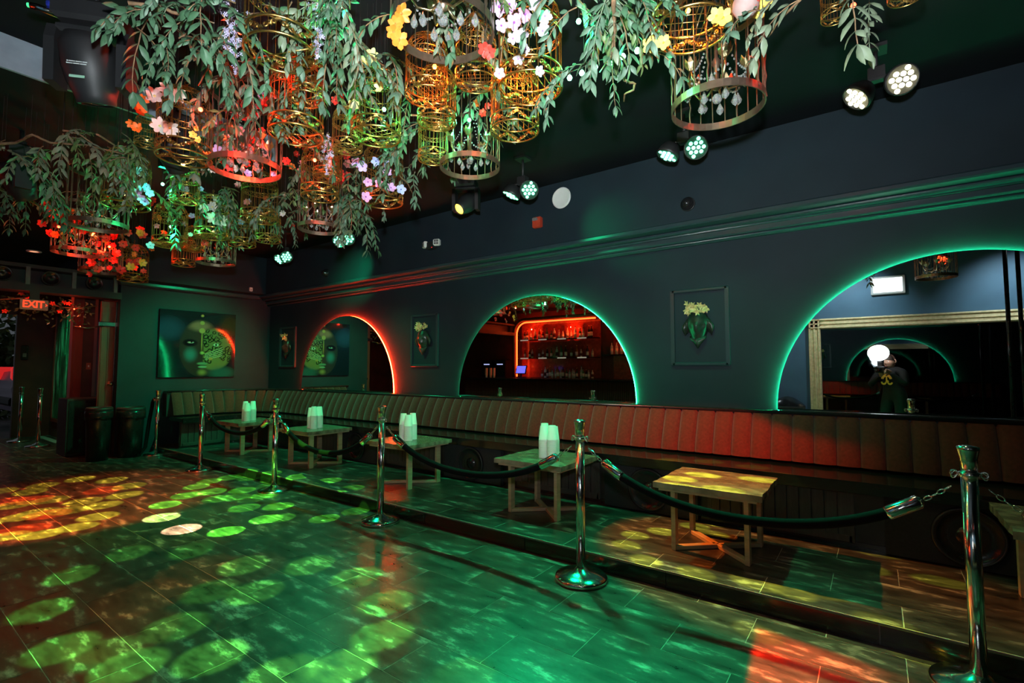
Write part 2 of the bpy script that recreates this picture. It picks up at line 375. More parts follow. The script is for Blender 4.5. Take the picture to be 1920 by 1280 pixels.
def subwoofer(cx, lab):
    t = thing('subwoofer', lab, 'speaker', (cx, KY - .012, ZP + .002), 0, 'subwoofers under the bench')
    MB().box((0, -.012, .195), (.80, .045, .385), bev=.008).obj('cabinet', mat('black_carpet', (.014, .014, .016), .8, var=.3, scale=60), t)
    M = Matrix.Rotation(pi / 2, 3, 'X')
    MB().lathe([(.175, 0), (.175, .014), (.155, .022), (.145, .006), (.06, -.004), (.055, .012), (0, .018)], 28, c=(0, -.036, .195), M=M).obj('cone', m_blkg, t)
    MB().ring((0, -.05, .195), .165, .009, 28, 6, axis='Y').obj('grille_ring', mat('grey_ring', (.04, .04, .045), .35, .6), t)
for cx, lab in ((.42, 'black subwoofer under the right end of the bench'), (-1.56, 'black subwoofer under the bench left of the bare table'), (-3.52, 'black subwoofer under the bench beneath the bar mirror'), (-5.5, 'black subwoofer under the bench beneath the red-lit arch side')): subwoofer(cx, lab)

# ================================================================== FRAMED WALL HEADS
m_head = mat('black_green_ceramic', (.014, .022, .017), .3, var=.4, scale=20)
rnd = random.Random(5)
def wallhead(cx, lab, lab2, grp):
    f = thing('panel_moulding', lab, 'wall frame', (cx, YW, 1.70), 0, 'picture mouldings between the mirrors'); W_, H_ = .50, .70
    for nm, c, d in (('moulding_bar', (0, -.014, H_ / 2), (W_, .028, .035)), ('moulding_bar', (0, -.014, -H_ / 2), (W_, .028, .035)), ('moulding_bar', (-W_ / 2, -.014, 0), (.035, .028, H_ + .035)), ('moulding_bar', (W_ / 2, -.014, 0), (.035, .028, H_ + .035))):
        MB().box(c, d, bev=.010).obj(nm, m_trim, f)
    t = thing('head_planter', lab2, 'planter', (cx - .01, YW, 1.70), 0, grp)
    prof = []
    def face(u, v):
        a = (u - .5) * pi; z = (v - .5) * .30; wv = .10 * (max(0.0, 1 - abs(2 * v - 1.12) ** 2.6 / 1.5)) ** .6 * (0.55 + .45 * min(1, v * 1.6))
        d = .10 * wv / .10; y = -cos(a) * d * 1.0
        if abs(u - .5) < .07 and .35 < v < .62: y -= .022
        if abs(abs(u - .5) - .17) < .06 and .55 < v < .66: y += .012
        return (sin(a) * wv, y, z - .02)
    MB().grid(face, 18, 18).obj('face', m_head, t)
    bd = MB()
    for i in range(14):
        x = (i - 6.5) * .011; ln = .12 - abs(x) * .9
        bd.tube([(x, -.045 + abs(x) * .3, -.09), (x * .8, -.06 + abs(x) * .3, -.09 - ln * .5), (x * .5, -.04, -.09 - ln)], [.010, .009, .003], 5)
    bd.obj('beard', m_head, t)
    hr = MB()
    for i in range(16):
        a = pi * i / 15; hr.tube([(cos(a) * .095, -.02, .04 + sin(a) * .07), (cos(a) * .13, -.03, .02 + sin(a) * .07 - .03), (cos(a) * .12, -.02, -.08 + sin(a) * .04)], [.02, .022, .006], 5)
    hr.obj('leafy_mane', m_head, t)
    mg = mat('dry_gold_flowers', (.62, .46, .20), .5, var=.4, scale=50)
    for i in range(24):
        x, y, z = rnd.uniform(-.085, .085), rnd.uniform(-.11, -.03), rnd.uniform(.13, .225); q = MB()
        for k in range(5):
            a = 2 * pi * k / 5; q._add([(0, 0, 0), (cos(a - .5) * .020, -.010, sin(a - .5) * .020), (cos(a) * .034, -.016, sin(a) * .034), (cos(a + .5) * .020, -.010, sin(a + .5) * .020)], [(0, 1, 2, 3)])
        q.obj('gold_blossom', mg, t, (x, y, z), (rnd.uniform(-.5, .5), rnd.uniform(-.6, .6), rnd.uniform(-.6, .6)))
wallhead(-1.32, 'teal rectangular wall moulding between the two green-lit mirrors', 'dark head planter with gold flowers between the green-lit mirrors', 'head planters')
wallhead(-5.02, 'teal rectangular wall moulding between the red and green mirrors', 'dark head planter with gold flowers between red and green mirrors', 'head planters')
wallhead(-8.55, 'narrow looking wall moulding left of the red-lit mirror', 'dark head planter nearest the corner, lit red', 'head planters')

# ================================================================== FACE PAINTING on the far wall
def paint_mesh():
    W_, H_ = 1.16, 1.10; nu, nv = 130, 124; rn = random.Random(3)
    spots = [(rn.uniform(.50, .98), rn.uniform(.22, .72), rn.uniform(.014, .034)) for _ in range(85)]
    def mix(a, b, t): t = max(0, min(1, t)); return tuple(x * (1 - t) + y * t for x, y in zip(a, b))
    def el(x, y, cx, cy, rx, ry): return math.hypot((x - cx) / rx, (y - cy) / ry)
    ss = lambda a, b, t: (lambda q: q * q * (3 - 2 * q))(max(0, min(1, (t - a) / (b - a))))
    def colr(x, y):                                     # x 0..1 left-right, y 0..1 bottom-top
        c = (.006, .010, .016)
        c = mix(c, (.02, .05, .11), (1 - ss(.2, 1.0, el(x, y, .10, .72, .30, .25))) * .8)
        c = mix(c, (.05, .03, .01), (1 - ss(.3, 1.0, el(x, y, .93, .80, .22, .26))) * .7)
        d = el(x, y, .53, .44, .30, .46)                # face
        if d < 1.04:
            k = 1 - ss(.86, 1.03, d); skin = (.034, .024, .022)
            skin = mix(skin, (.03, .16, .17), 1 - ss(.1, 1.0, el(x, y, .39, .34, .12, .15)))
            skin = mix(skin, (.30, .14, .10), (1 - ss(.3, 1.0, el(x, y, .50, .78, .20, .11))) * (.55 + .45 * ((int(x * 90) + int(y * 80)) % 2)))
            skin = mix(skin, (.25, .22, .06), (1 - ss(.0, 1.0, el(x, y, .55, .07, .09, .07))))
            c = mix(c, skin, k)
        # leopard half
        dl = max(el(x, y, .70, .43, .27, .33), el(x, y, .56, .46, .40, .52))
        if x > .545 and dl < 1.05:
            fur = mix((.13, .15, .05), (.08, .11, .05), ss(.2, .9, y)); sp = min((math.hypot(x - a, (y - b) * .95) / r_ for a, b, r_ in spots))
            fur = mix((.008, .012, .008), fur, ss(.55, 1.0, abs(sp - .75) * 3.2 if sp < 1.15 else 1))
            c = mix(c, fur, (1 - ss(.9, 1.05, dl)) * ss(.545, .575, x))
            c = mix(c, (.30, .55, .38), 1 - ss(.6, 1, el(x, y, .73, .50, .045, .028))); c = mix(c, (0, 0, 0), 1 - ss(.7, 1, el(x, y, .73, .50, .018, .020)))
            for q in range(5):
                if abs(y - (.27 + q * .022 + (x - .60) * (.28 + .05 * q))) < .004 and .58 < x < .83: c = mix(c, (.35, .55, .35), .8)
        c = mix(c, (.40, .25, .05), (1 - ss(.4, 1.0, el(x, y, .66, .28, .035, .03))) * .8)
        # eye, brow, nose, lips
        c = mix(c, (.004, .004, .006), (1 - ss(.5, 1, el(x, y, .38, .52, .12, .07)))); c = mix(c, (.34, .33, .30), 1 - ss(.55, 1, el(x, y, .39, .525, .05, .016))); c = mix(c, (.01, .01, .01), 1 - ss(.6, 1, el(x, y, .40, .53, .015, .018)))
        c = mix(c, (.36, .30, .07), (1 - ss(.3, 1, el(x, y, .535, .55, .011, .22))) * .8); c = mix(c, (.30, .38, .10), (1 - ss(.2, 1, el(x, y, .545, .37, .040, .035))))
        c = mix(c, (.10, .22, .13), 1 - ss(.6, 1, el(x, y, .55, .205, .085, .026))); c = mix(c, (.16, .30, .18), 1 - ss(.6, 1, el(x, y, .555, .155, .07, .022))); c = mix(c, (.002, .002, .002), 1 - ss(.5, 1, el(x, y, .55, .18, .085, .007)))
        for gy, gr in ((.94, .022), (.83, .034), (.71, .045)): c = mix(c, (.34, .25, .08), 1 - ss(.75, 1, el(x, y, .535, gy, gr, gr)))
        c = mix(c, (.02, .10, .09), (1 - ss(.3, 1, el(x, y, .82, .06, .25, .14))) * .8)
        return tuple(min(1, z * .72) for z in c)
    g = MB(); g.grid(lambda u, v: ((u - .5) * W_, 0, (v - .5) * H_), nu, nv)
    me = g.mesh('canvas_print', [])
    at = me.color_attributes.new('print', 'FLOAT_COLOR', 'POINT'); buf = []
    for j in range(nv + 1):
        for i in range(nu + 1): buf += list(colr(i / nu, j / nv)) + [1]
    at.data.foreach_set('color', buf)
    m = bpy.data.materials.new('face_print'); m.use_nodes = True; nt = m.node_tree; b = nt.nodes['Principled BSDF']; b.inputs['Roughness'].default_value = .07
    vc = nt.nodes.new('ShaderNodeVertexColor'); vc.layer_name = 'print'; nt.links.new(vc.outputs[0], b.inputs['Base Color']); me.materials.append(m); return me
pt = thing('painting', 'square glossy painting of a half woman half leopard face', 'painting', (XF, 3.58, 1.72), pi / 2)
MB().box((0, -.02, 0), (1.16, .038, 1.10)).obj('stretcher', m_blk, pt); ob('canvas_print', paint_mesh(), pt, (0, -.0405, 0))

# ================================================================== STANCHIONS AND ROPES
def stanchion(x, y, lab, grp, z=0, hooks=(1, -1)):
    t = thing('stanchion', lab, 'stanchion', (x, y, z), 0, grp)
    MB().lathe([(.158, 0), (.162, .006), (.162, .022), (.156, .030), (.10, .045), (.045, .06), (.030, .075)], 36).obj('base', m_chrome, t)
    MB().lathe([(.0275, .06), (.0275, .86)], 20).obj('pole', m_chrome, t)
    MB().lathe([(.030, .855), (.036, .858), (.036, .874), (.030, .877)], 20).obj('collar', m_chrome, t)
    MB().lathe([(.029, .875), (.029, .93), (.036, .965), (.038, .972), (.036, .980), (.010, .986), (0, .987)], 24).obj('cap', m_chrome, t)
    for sx in hooks:
        h = MB(); h.ring((sx * .047, 0, .868), .012, .0035, 12, 5, axis='Y'); h.obj('hook_ring', m_chrome, t)
    return t
SX = [(-8.82, 2.90), (-7.02, 2.80), (-5.20, 2.80), (-3.44, 2.79), (-1.51, 2.78), (.30, 2.78), (2.1, 2.78)]
SL = ['chrome stanchion post nearest the corner bench, without a rope to its right', 'second chrome stanchion post from the corner bench end', 'chrome stanchion post in front of the second cup table', 'chrome stanchion post in front of the third cup table', 'chrome stanchion post left of the bare marble table', 'large chrome stanchion post at the right edge of view', None]
for (x, y), lb in zip(SX, SL):
    if lb: stanchion(x, y, lb, 'stanchions along the platform')
stanchion(-11.35, 2.03, 'thin looking stanchion in the entry, right one of two', 'stanchions in the entry', hooks=(-1,))
stanchion(-12.4, 1.97, 'thin looking stanchion in the entry, left one of two', 'stanchions in the entry', hooks=(-1,))
def rope(a, b, low, lab, half=False):
    A, B = Vector(a), Vector(b); d = (B - A); Ln = d.length; u = d / Ln; za = .868
    t = thing('velvet_rope', lab, 'rope', tuple(A.lerp(B, .5)), 0, 'black velvet ropes'); O = A.lerp(B, .5)
    n = 30; P = []
    k = 2.2; cz = lambda s: za - (za - low) * (1 - (math.cosh(k * (2 * s - 1)) - 1) / (math.cosh(k) - 1))
    for i in range(n + 1):
        s_ = .055 + (.89 * i / n); p = A.lerp(B, s_); P.append(Vector((p.x, p.y, cz(s_))) - O)
    i0 = 3; MB().tube(P[i0:n + 1 - i0], .0245, 12).obj('rope_cord', m_rope, t)
    for seq in ([P[1], P[2], P[3]], [P[n - 1], P[n - 2], P[n - 3]]):
        q = seq[2] + (seq[2] - seq[1]) * .3
        MB().tube([seq[0].lerp(q, x) for x in (0, .06, .1, .92, 1)], [.012, .022, .029, .029, .027], 14).obj('ferrule', m_chrome, t)
    for e, s0, s1 in ((A, .026, .075), (B, .974, .925)):
        ln = MB()
        for j in range(5):
            s_ = s0 + (s1 - s0) * j / 4.0; p = A.lerp(B, s_); c = Vector((p.x, p.y, cz(s_) if j else za - .006)) - O
            p2 = A.lerp(B, s_ + (s1 - s0) * .3); dr = (Vector((p2.x, p2.y, cz(s_ + (s1 - s0) * .3))) - O - c).normalized()
            sd = Vector((0, 1, 0)) if j % 2 else dr.cross(Vector((0, 1, 0))).normalized()
            ln.tube([c + dr * (cos(2 * pi * q / 10) * .015) + sd * (sin(2 * pi * q / 10) * .008) for q in range(10)], .0028, 5, closed=True)
        ln.obj('chain', m_chrome, t)
RL = ['black velvet rope between the two left posts, before the corner cups', 'black velvet rope in front of the second cup table', 'black velvet rope hanging low before the wall under the bar mirror', 'black velvet rope crossing in front of the bare marble table', 'black velvet rope running out of view at the right edge']
for i in range(5):
    a, b = SX[i + 1], SX[i + 2]; rope((a[0], a[1], 0), (b[0], b[1], 0), (.55, .50, .53, .53, .53)[i], RL[i])
# rope hanging straight down from the first post
t = thing('velvet_rope', 'black velvet rope hanging straight down from the corner post', 'rope', (SX[0][0] - .06, SX[0][1] - .02, 0), 0, 'black velvet ropes')
MB().tube([(0, 0, .86), (-.02, -.02, .80), (-.05, -.05, .5), (-.07, -.08, .12), (-.05, -.15, .03), (.0, -.22, .026)], .0245, 10).obj('rope_cord', m_rope, t)
MB().tube([(0, 0, .865), (0, 0, .81)], .028, 10).obj('ferrule', m_chrome, t)

# ================================================================== TABLES AND CUPS
def table(cx, cy, lab):
    t = thing('side_table', lab, 'table', (cx, cy, ZP), 0, 'low marble tables on the platform'); rn = random.Random(int(cx * 100))
    ed = []; hw, hd = .325, .31
    for (xa, ya), (xb, yb) in (((-hw, -hd), (hw, -hd)), ((hw, -hd), (hw, hd)), ((hw, hd), (-hw, hd)), ((-hw, hd), (-hw, -hd))):
        for i in range(9): k = i / 9; ed.append((xa + (xb - xa) * k + rn.uniform(-.006, .006), ya + (yb - ya) * k + rn.uniform(-.006, .006)))
    MB().prism(ed, .415, .452).obj('marble_top', m_marble, t)
    MB().box((0, 0, .405), (.60, .57, .018)).obj('under_board', m_oak, t)
    lx, ly = .225, .20
    for sx in (-1, 1):
        for sy in (-1, 1):
            MB().box((sx * lx, sy * ly, .20), (.028, .055, .40), bev=.003).obj('leg', m_oak, t)
            a = Vector((sx * lx, sy * ly, 0)); b = Vector((sx * .012, 0, 0)); d = b - a
            MB().box(tuple((a + b) / 2 + Vector((0, 0, .014))), (d.length, .045, .026), rz=math.atan2(d.y, d.x), bev=.002).obj('foot_bar', m_oak, t)
TB = [(-7.42, 3.60, 'low marble table with cups in the corner of the platform'), (-5.78, 3.64, 'low marble table with cups, second from the corner'), (-4.02, 3.63, 'low marble table with cups beneath the bar mirror left side'), (-2.29, 3.62, 'low marble table with yellow-lit cups behind the rope'), (-.89, 3.56, 'bare low marble table lit orange with yellow spots'), (.82, 3.56, 'low marble table cut by the right edge behind the big post')]
for x, y, lb in TB: table(x, y, lb)
cupm = MB().lathe([(.0455, 0), (.0455, .006), (.0435, .008), (.031, .118), (.0285, .120), (0, .120)], 18).mesh('plastic_cup', m_cup)
CN = ['on the corner table', 'on the second table from the corner', 'on the table under the bar mirror', 'on the fourth table from the corner']
for ti, nst in enumerate((3, 3, 3, 4)):
    x, y, _ = TB[ti]
    offs = [(-.05, -.04), (.045, -.06), (.0, .045), (-.10, .05)][:nst]
    for si, (dx, dy) in enumerate(offs):
        nc = (17, 15, 17, 16)[(si + ti) % 4]
        for k in range(nc):
            o = ob('plastic_cup', cupm, None, (x + dx + (.05 if ti == 3 else 0), y + dy, ZP + .4525 + k * .0098))
            tag(o, 'upturned frosted plastic cup in the %s stack %s' % (('left', 'right', 'rear', 'far left')[si], CN[ti]), 'cup', 'cups stacked ' + CN[ti])

# ================================================================== LIGHT FIXTURES
m_lensg = mat('lit_green_lens', (.3, 1, .6), emit=(.16, 1, .50), es=5); m_lensw = mat('lit_warm_lens', (1, 1, .7), emit=(1, .93, .55), es=9)
m_lensy = mat('lit_yellow_lens', (1, .9, .3), emit=(1, .62, .06), es=3)
GREEN = (.0, 1, .36)
def par_head(parent, loc, aim, lens, size=.082):
    d = (Vector(aim)).normalized(); q = d.to_track_quat('Z', 'Y'); e = ob('par_head', None, parent, loc); e.rotation_mode = 'QUATERNION'; e.rotation_quaternion = q
    h = MB().lathe([(.035, -.10), (.06, -.095), (size, -.05), (size + .008, -.02), (size + .008, .0), (size, .004), (size, -.004), (0, -.004)], 24).obj('housing', m_blk, e)
    n = 0; s_ = size * .46
    lm = MB().lathe([(0, .007), (.0145 * size / .082, .005), (.0145 * size / .082, -.002)][::-1], 12).mesh('lens', lens)
    for ix, iy in ((-1, -.87), (1, -.87), (-1.5, 0), (-.5, 0), (.5, 0), (1.5, 0), (-1, .87), (0, .87), (1, .87), (0, -.87), (-.5, -1.7), (.5, 1.7)): ob('lens', lm, e, (ix * s_ * .98, iy * s_ * .98, .0))
    return e
def par_pair(p, a1, a2, off, lens, lab, beams, ztop=ZC):
    p = Vector(p); t = thing('par_light', lab, 'stage light', tuple(p), 0, 'LED par lights along the soffit')
    b = MB(); b.box((0, 0, .10), (.09, .07, .09), bev=.01); b.tube([(0, 0, .14), (0, 0, ztop - p.z)], .012, 8); b.box((0, 0, ztop - p.z - .012), (.12, .12, .024)); b.obj('bracket', m_blk, t)
    for a, o_ in ((a1, off[0]), (a2, off[1])):
        yk = MB(); dd = Vector(a).normalized(); back = Vector(o_) - dd * .06
        yk.tube([(0, 0, .08), tuple(back + Vector((0, 0, .05))), tuple(back)], .008, 6); yk.obj('yoke', m_blk, t)
        par_head(t, o_, a, lens)
    for tgt, en, col, sz in beams: lamp('par_beam', 'SPOT', tuple(p + Vector((0, -.04, -.06))), en, col, t, tgt, sz, 1, .05)
toC = lambda p: (Vector((0, 0, 1.0)) - Vector(p))
G = [((-1.15, 3.86, 3.02), 'green LED par pair right of the white round speaker'), ((-2.66, 3.80, 3.0), 'green LED par pair beside the white round speaker'), ((-5.42, 3.78, 2.97), 'green LED par light below the hanging glass cage'), ((-6.95, 3.82, 2.95), 'small green LED par light farthest toward the corner')]
for i, (p, lb) in enumerate(G):
    beams = [((p[0] + 1.0, 1.7, 0), P_PAR * (.75, 1.0, .40, .28)[i], GREEN, 62), ((p[0] - .2, 4.0, 0), P_PAR * (.10, .22, .22, .18)[i], GREEN, 110)] + ([((-9.2, 3.5, 1.0), P_PAR * .35, GREEN, 80)] if i == 3 else [((-6.3, 4.6, 2.80), P_PAR * .34, GREEN, 40)] if i == 2 else [((-2.0, 4.6, 2.75), P_PAR * .05, GREEN, 50)] if i == 1 else [])
    side = Vector((-.4, -.25, -1))
    par_pair(p, toC(p) + Vector((0, 0, .5)), side if i < 2 else Vector((.3, -.7, -.8)), ((.10, -.04, -.02), (-.13, -.02, -.02)), m_lensg, lb, beams, ZC)
p = (.07, 3.80, 3.06)
par_pair(p, Vector((-.6, -.35, -.75)), Vector((.25, -.75, -.42)), ((-.11, -.02, -.03), (.125, -.05, .0)), m_lensw, 'warm white LED par pair at the upper right', [((.6, 3.2, 0), P_PAR * .02, (1, .85, .35), 80)])
def moving_head(p, aim, lab, s=1.0, lens=m_lensy, ztop=ZC, rz=0, plain=False):
    t = thing('moving_head_light', lab, 'stage light', tuple(p), rz, 'moving head lights', s); zt = (ztop - p[2]) / s
    b = MB(); b.box((0, 0, .30), (.30, .22, .12), bev=.02); b.obj('base', m_blk, t)
    c = MB(); c.tube([(0, 0, .36), (0, 0, max(.40, zt))], .02, 8); c.box((0, 0, .385), (.16, .05, .04)); c.ring((0, 0, .41), .03, .008, 12, 5, axis='X'); c.obj('clamp', m_blkg, t)
    y = MB(); y.box((0, 0, .215), (.30, .12, .05), bev=.015)
    for sx in (-1, 1): y.prism([(-.06, -.10), (.06, -.10), (.07, .14), (.05, .22), (-.05, .22), (-.07, .14)], sx * .17 - .025, sx * .17 + .025, M=Matrix(((0, 0, 1, 0), (1, 0, 0, 0), (0, 1, 0, 0), (0, 0, 0, 1))))
    y.obj('yoke', m_blk, t)
    q = (Matrix.Rotation(-rz, 3, 'Z') @ Vector(aim)).normalized().to_track_quat('Z', 'Y'); h = ob('head', None, t); h.rotation_mode = 'QUATERNION'; h.rotation_quaternion = q
    MB().lathe([(.04, -.20), (.09, -.19), (.125, -.14), (.13, -.02), (.12, .06), (.095, .13), (.09, .17), (.082, .172), (.082, .15), (0, .15)], 24).obj('head_shell', m_blk, h)
    MB().lathe([(.08, .152), (.06, .165), (0, .172)], 20).obj('lens', lens, h)
    return t, h
lens_off = mat('dark_lens', (.03, .03, .05), .05, var=.1)
mh = atz(172, 135, 2.72)
t, h = moving_head(mh, (-.25, .25, -1), 'large black moving head light hanging at the upper left', .85, lens_off, ZC, R(50))
m_mark = mat('pale_print', (.5, .55, .52), .5)
for i in range(2):
    for k in range(9): MB().box((0, 0, 0), (.006 + .003 * ((k * 7 + i) % 3), .002, .005)).obj('printed_mark', m_mark, t, (-.045 + k * .0105, -.131, -.02 - i * .012))
MB().box((0, 0, 0), (.07, .002, .014)).obj('printed_mark', mat('pale_green_print', (.25, .45, .33), .5), t, (.0, -.128, -.10))
MB().tube([(-.16, 0, .30), (-.26, .0, .33), (-.30, .0, .335)], .018, 8).obj('data_plug', m_chrome, t); MB().tube([(-.15, 0, .345), (-.22, 0, .36)], .022, 8).obj('power_plug', mat('blue_plug', (.03, .06, .5), .4), t)
MB().tube([(-.30, 0, .335), (-.315, 0, .336)], .012, 8).obj('indicator', mat('green_tip', (.1, .8, .3), emit=(.05, 1, .3), es=1), t)
ye = atz(874, 386, 3.0)
t1, h1 = moving_head((ye.x, ye.y, 3.02), (-.15, -.75, -.62), 'small moving head light glowing yellow under the soffit', .72, m_lensy, ZC, R(25))
# D: yellow dots on orange over table five
def px(lst, r, col, zdef=0.0):
    out = []
    for q in lst:
        u, v = q[0], q[1]; k = q[2] if len(q) > 2 else 1; z = q[3] if len(q) > 3 else zdef; p = atz(u, v, z); out.append((p.x, p.y, p.z, (q[4] if len(q) > 4 else r), tuple(c * k for c in col)))
    return out
ORG, YEL = (.24, .040, .002), (.95, .80, .05)
YB_ = (.50, .62, .045)
l = lamp('gobo_beam', 'SPOT', (ye.x + .06, ye.y - .06, 2.80), P_GOBO * 1.15, (1, 1, 1), t1, (-.8, 3.45, .1), 70, .3, .012)
gobo(l, px([(1190, 1003), (1174, 1021), (1210, 1050), (1240, 996), (1302, 986), (1335, 1001, .6), (1304, 1074), (1347, 982, .8), (1482, 1110), (1660, 1167, .7), (1647, 1037, .5), (1765, 1090, .7), (1380, 1130, .5), (1317, 890, 1, .552), (1272, 897, 1, .552), (1272, 911, 1, .552), (1355, 917, 1, .552), (1422, 899, 1, .552), (1327, 865, .7, .552), (1412, 875, .6, .552), (1260, 862, .6, .552)], .085, YB_, ZP), field=(-.75, 3.50, .12, .80, ORG), soft=.08)
# A, B, C: dot slides from moving heads inside the hanging garden
tA, hA = moving_head((-5.2, .75, 2.72), (-.4, .4, -.8), 'black moving head light tucked behind the left foliage', .75, lens_off, ZL)
l = lamp('gobo_beam', 'SPOT', (-5.26, .81, 2.52), P_GOBO * 1.3, (1, 1, 1), tA, (-6.2, 1.55, 0), 62, .2, .008)
gobo(l, px([(150, 898), (209, 900), (242, 911), (234, 928), (192, 947), (184, 968), (143, 988), (76, 1002), (15, 1005), (129, 957, .7), (156, 940, .6), (56, 922, .7), (80, 910, .6), (25, 947, .6), (40, 969, .7), (94, 937, .5), (73, 960, .5), (2, 920, .6), (-40, 985), (-60, 950)], .15, (.52, .50, .03)) + px([(194, 919, 1), (90, 964, 1), (44, 992, 1), (60, 937, .8), (15, 940, .7)], .17, (.75, .04, .005)), field=(*atz(110, 950, 0)[:2], 0, 1.25, (.22, .016, .002)))
tB, hB = moving_head((-4.0, 1.35, 2.84), (-.4, .4, -.8), 'black moving head light hidden among the middle foliage', .75, lens_off, ZC)
l = lamp('gobo_beam', 'SPOT', (-4.10, 1.43, 2.62), P_GOBO * 1.5, (1, 1, 1), tB, (-4.9, 2.1, 0), 66, .2, .006)
GB = (.12, .95, .05)
gobo(l, px([(303, 970, 1.9), (310, 946, 1.4), (424, 996, 1.5), (348, 929, 1.1), (368, 912, 1), (392, 902, .9), (430, 895, .8), (399, 921, .9), (371, 925, .6), (407, 935, .4), (441, 932, .35), (454, 919, .8), (458, 952, .55), (472, 935, .15), (522, 949, .7), (497, 928, .6), (499, 973, 1), (523, 971, .4), (511, 900, .6), (505, 910, .3), (466, 896, .5), (560, 893, .6, .1), (617, 901, .6, .1), (658, 915, .3, .1), (608, 972, .45), (667, 958, .3), (22, 857, .5), (53, 851, .4), (57, 842, .5), (87, 837, .5), (100, 829, .5), (50, 825, .3)], .135, GB) + px([(341, 992, 1), (303, 970, .5)], .14, (2.2, 1.5, .9)), soft=.05, field=(*atz(400, 960, 0)[:2], 0, 1.0, (.012, .018, .0)))
tC, hC = moving_head((-2.3, .25, 2.86), (-.2, .5, -.8), 'black moving head light above the front edge of the dance floor', .75, lens_off, ZC)
l = lamp('gobo_beam', 'SPOT', (-2.34, .36, 2.64), P_GOBO * .85, (1, 1, 1), tC, (-2.9, 1.4, 0), 75, .2, .02)
GC = (.10, .62, .07)
gobo(l, px([(241, 1037, .8), (358, 1032, .7), (134, 1078, .8), (77, 1145, .8), (116, 1215, .8), (241, 1249, .9), (395, 1232, .8), (394, 1108, .4), (328, 1175, .5), (456, 1060, .8), (478, 1110, .6), (580, 1059, .9), (669, 1082, 1.1), (721, 1130, 1.1), (716, 1191, 1.5), (642, 1250, 1.6), (532, 1262, .8), (870, 1265, .4), (195, 1225, .4)], .145, GC) + px([(265, 1120, 1), (230, 1190, .8), (460, 1065, .5), (370, 1070, 1), (60, 1030, .6)], .24, (.07, .020, .002)), soft=.07)
# red rectangle on the floor and red wash on the bench, from a par over the camera side
pr = (.9, -.55, 3.0)
t = thing('par_light', 'red LED par light on the ceiling behind the viewer', 'stage light', pr, 0, 'LED par lights along the soffit')
MB().tube([(0, 0, .1), (0, 0, ZC - 3.0)], .012, 8).obj('bracket', m_blk, t); par_head(t, (0, 0, 0), (-.4, .8, -.6), mat('lit_red_lens', (1, .1, .05), emit=(1, .05, .01), es=6))
l = lamp('red_beam', 'SPOT', (.83, -.41, 2.895), P_RED, (1, 1, 1), t, (-.9, 3.6, .4), 80, .2, .01)
fl = [tuple(atz(u, v, 0)) for u, v in ((1421, 1177), (1600, 1236), (1560, 1330), (1398, 1300))]
bq = [(-2.35, 4.60, .98), (-.38, 4.60, .98), (-.38, 4.45, .53), (-2.35, 4.45, .53)]
gobo(l, [], rects=[(fl, (.004, .07, .05, .004), (5.0, .06, .008)), (bq, (.02, .10, .01, .22), (.85, .022, .010))])
# string of green globe bulbs and single bulbs in the garden
m_bg = mat('lit_green_globe', (.6, 1, .8), emit=(.25, 1, .55), es=8); m_br = mat('lit_red_globe', (1, .3, .2), emit=(1, .06, .02), es=10); m_bo = mat('lit_amber_globe', (1, .6, .2), emit=(1, .35, .05), es=8)
def bulb(p, m, col, en, lab, grp, r=.014):
    t = thing('string_bulb', lab, 'light bulb', tuple(p), 0, grp)
    MB().lathe([(0, -r), (r * .7, -r * .7), (r, 0), (r * .7, r * .7), (.005, r * 1.05), (0, r * 1.06)], 12).obj('globe', m, t); MB().lathe([(.006, r), (.006, r * 2.2), (0, r * 2.3)], 8).obj('socket', m_blk, t)
    if en: lamp('bulb_light', 'POINT', tuple(Vector(p) + Vector((0, 0, -r * 2.2))), en, col, t, rad=.01)
gb = [(1068, 146), (1091, 137), (1116, 126), (1143, 119), (1168, 106), (1195, 95)]
pts = [atz(u, v, 2.78) for u, v in gb]
for i, p in enumerate(pts): bulb(p, m_bg, (.05, 1, .4), P_BULB * .35, 'glowing green globe bulb, number %s from the left of the string' % ('one', 'two', 'three', 'four', 'five', 'six')[i], 'string of green bulbs')
tag(MB().tube([tuple(q + Vector((0, 0, .03))) for q in ([atz(1030, 160, 2.80)] + pts + [atz(1235, 70, 2.80)])], .0025, 5).obj('light_cord', m_blk), 'thin dark cord carrying the green globe bulbs', 'cord')

# ================================================================== SMALL THINGS ON THE SOFFIT
def on_soffit(u, v): return aty(u, v, 4.55)
p = on_soffit(1053, 371); t = thing('wall_speaker', 'white round speaker on the dark soffit', 'speaker', tuple(p))
Mx = Matrix.Rotation(pi / 2, 3, 'X')
MB().lathe([(.112, 0), (.112, .012), (.104, .018), (.098, .014), (0, .017)], 32, M=Mx).obj('grille', m_white, t); MB().lathe([(.115, 0), (.115, .006), (.11, .006)], 32, M=Mx).obj('rim', m_white, t)
p = on_soffit(1010, 418); t = thing('fire_strobe', 'red fire alarm strobe left of the white round speaker', 'alarm', tuple(p))
mr_ = mat('red_alarm_plastic', (.42, .045, .02), .4, var=.15); MB().box((0, -.025, 0), (.105, .05, .125), bev=.012).obj('body', mr_, t); MB().box((-.01, -.06, .03), (.06, .022, .035), bev=.006).obj('strobe_lens', m_crystal, t)
MB().box((0, -.052, -.03), (.07, .006, .03)).obj('sounder_slots', mr_, t)
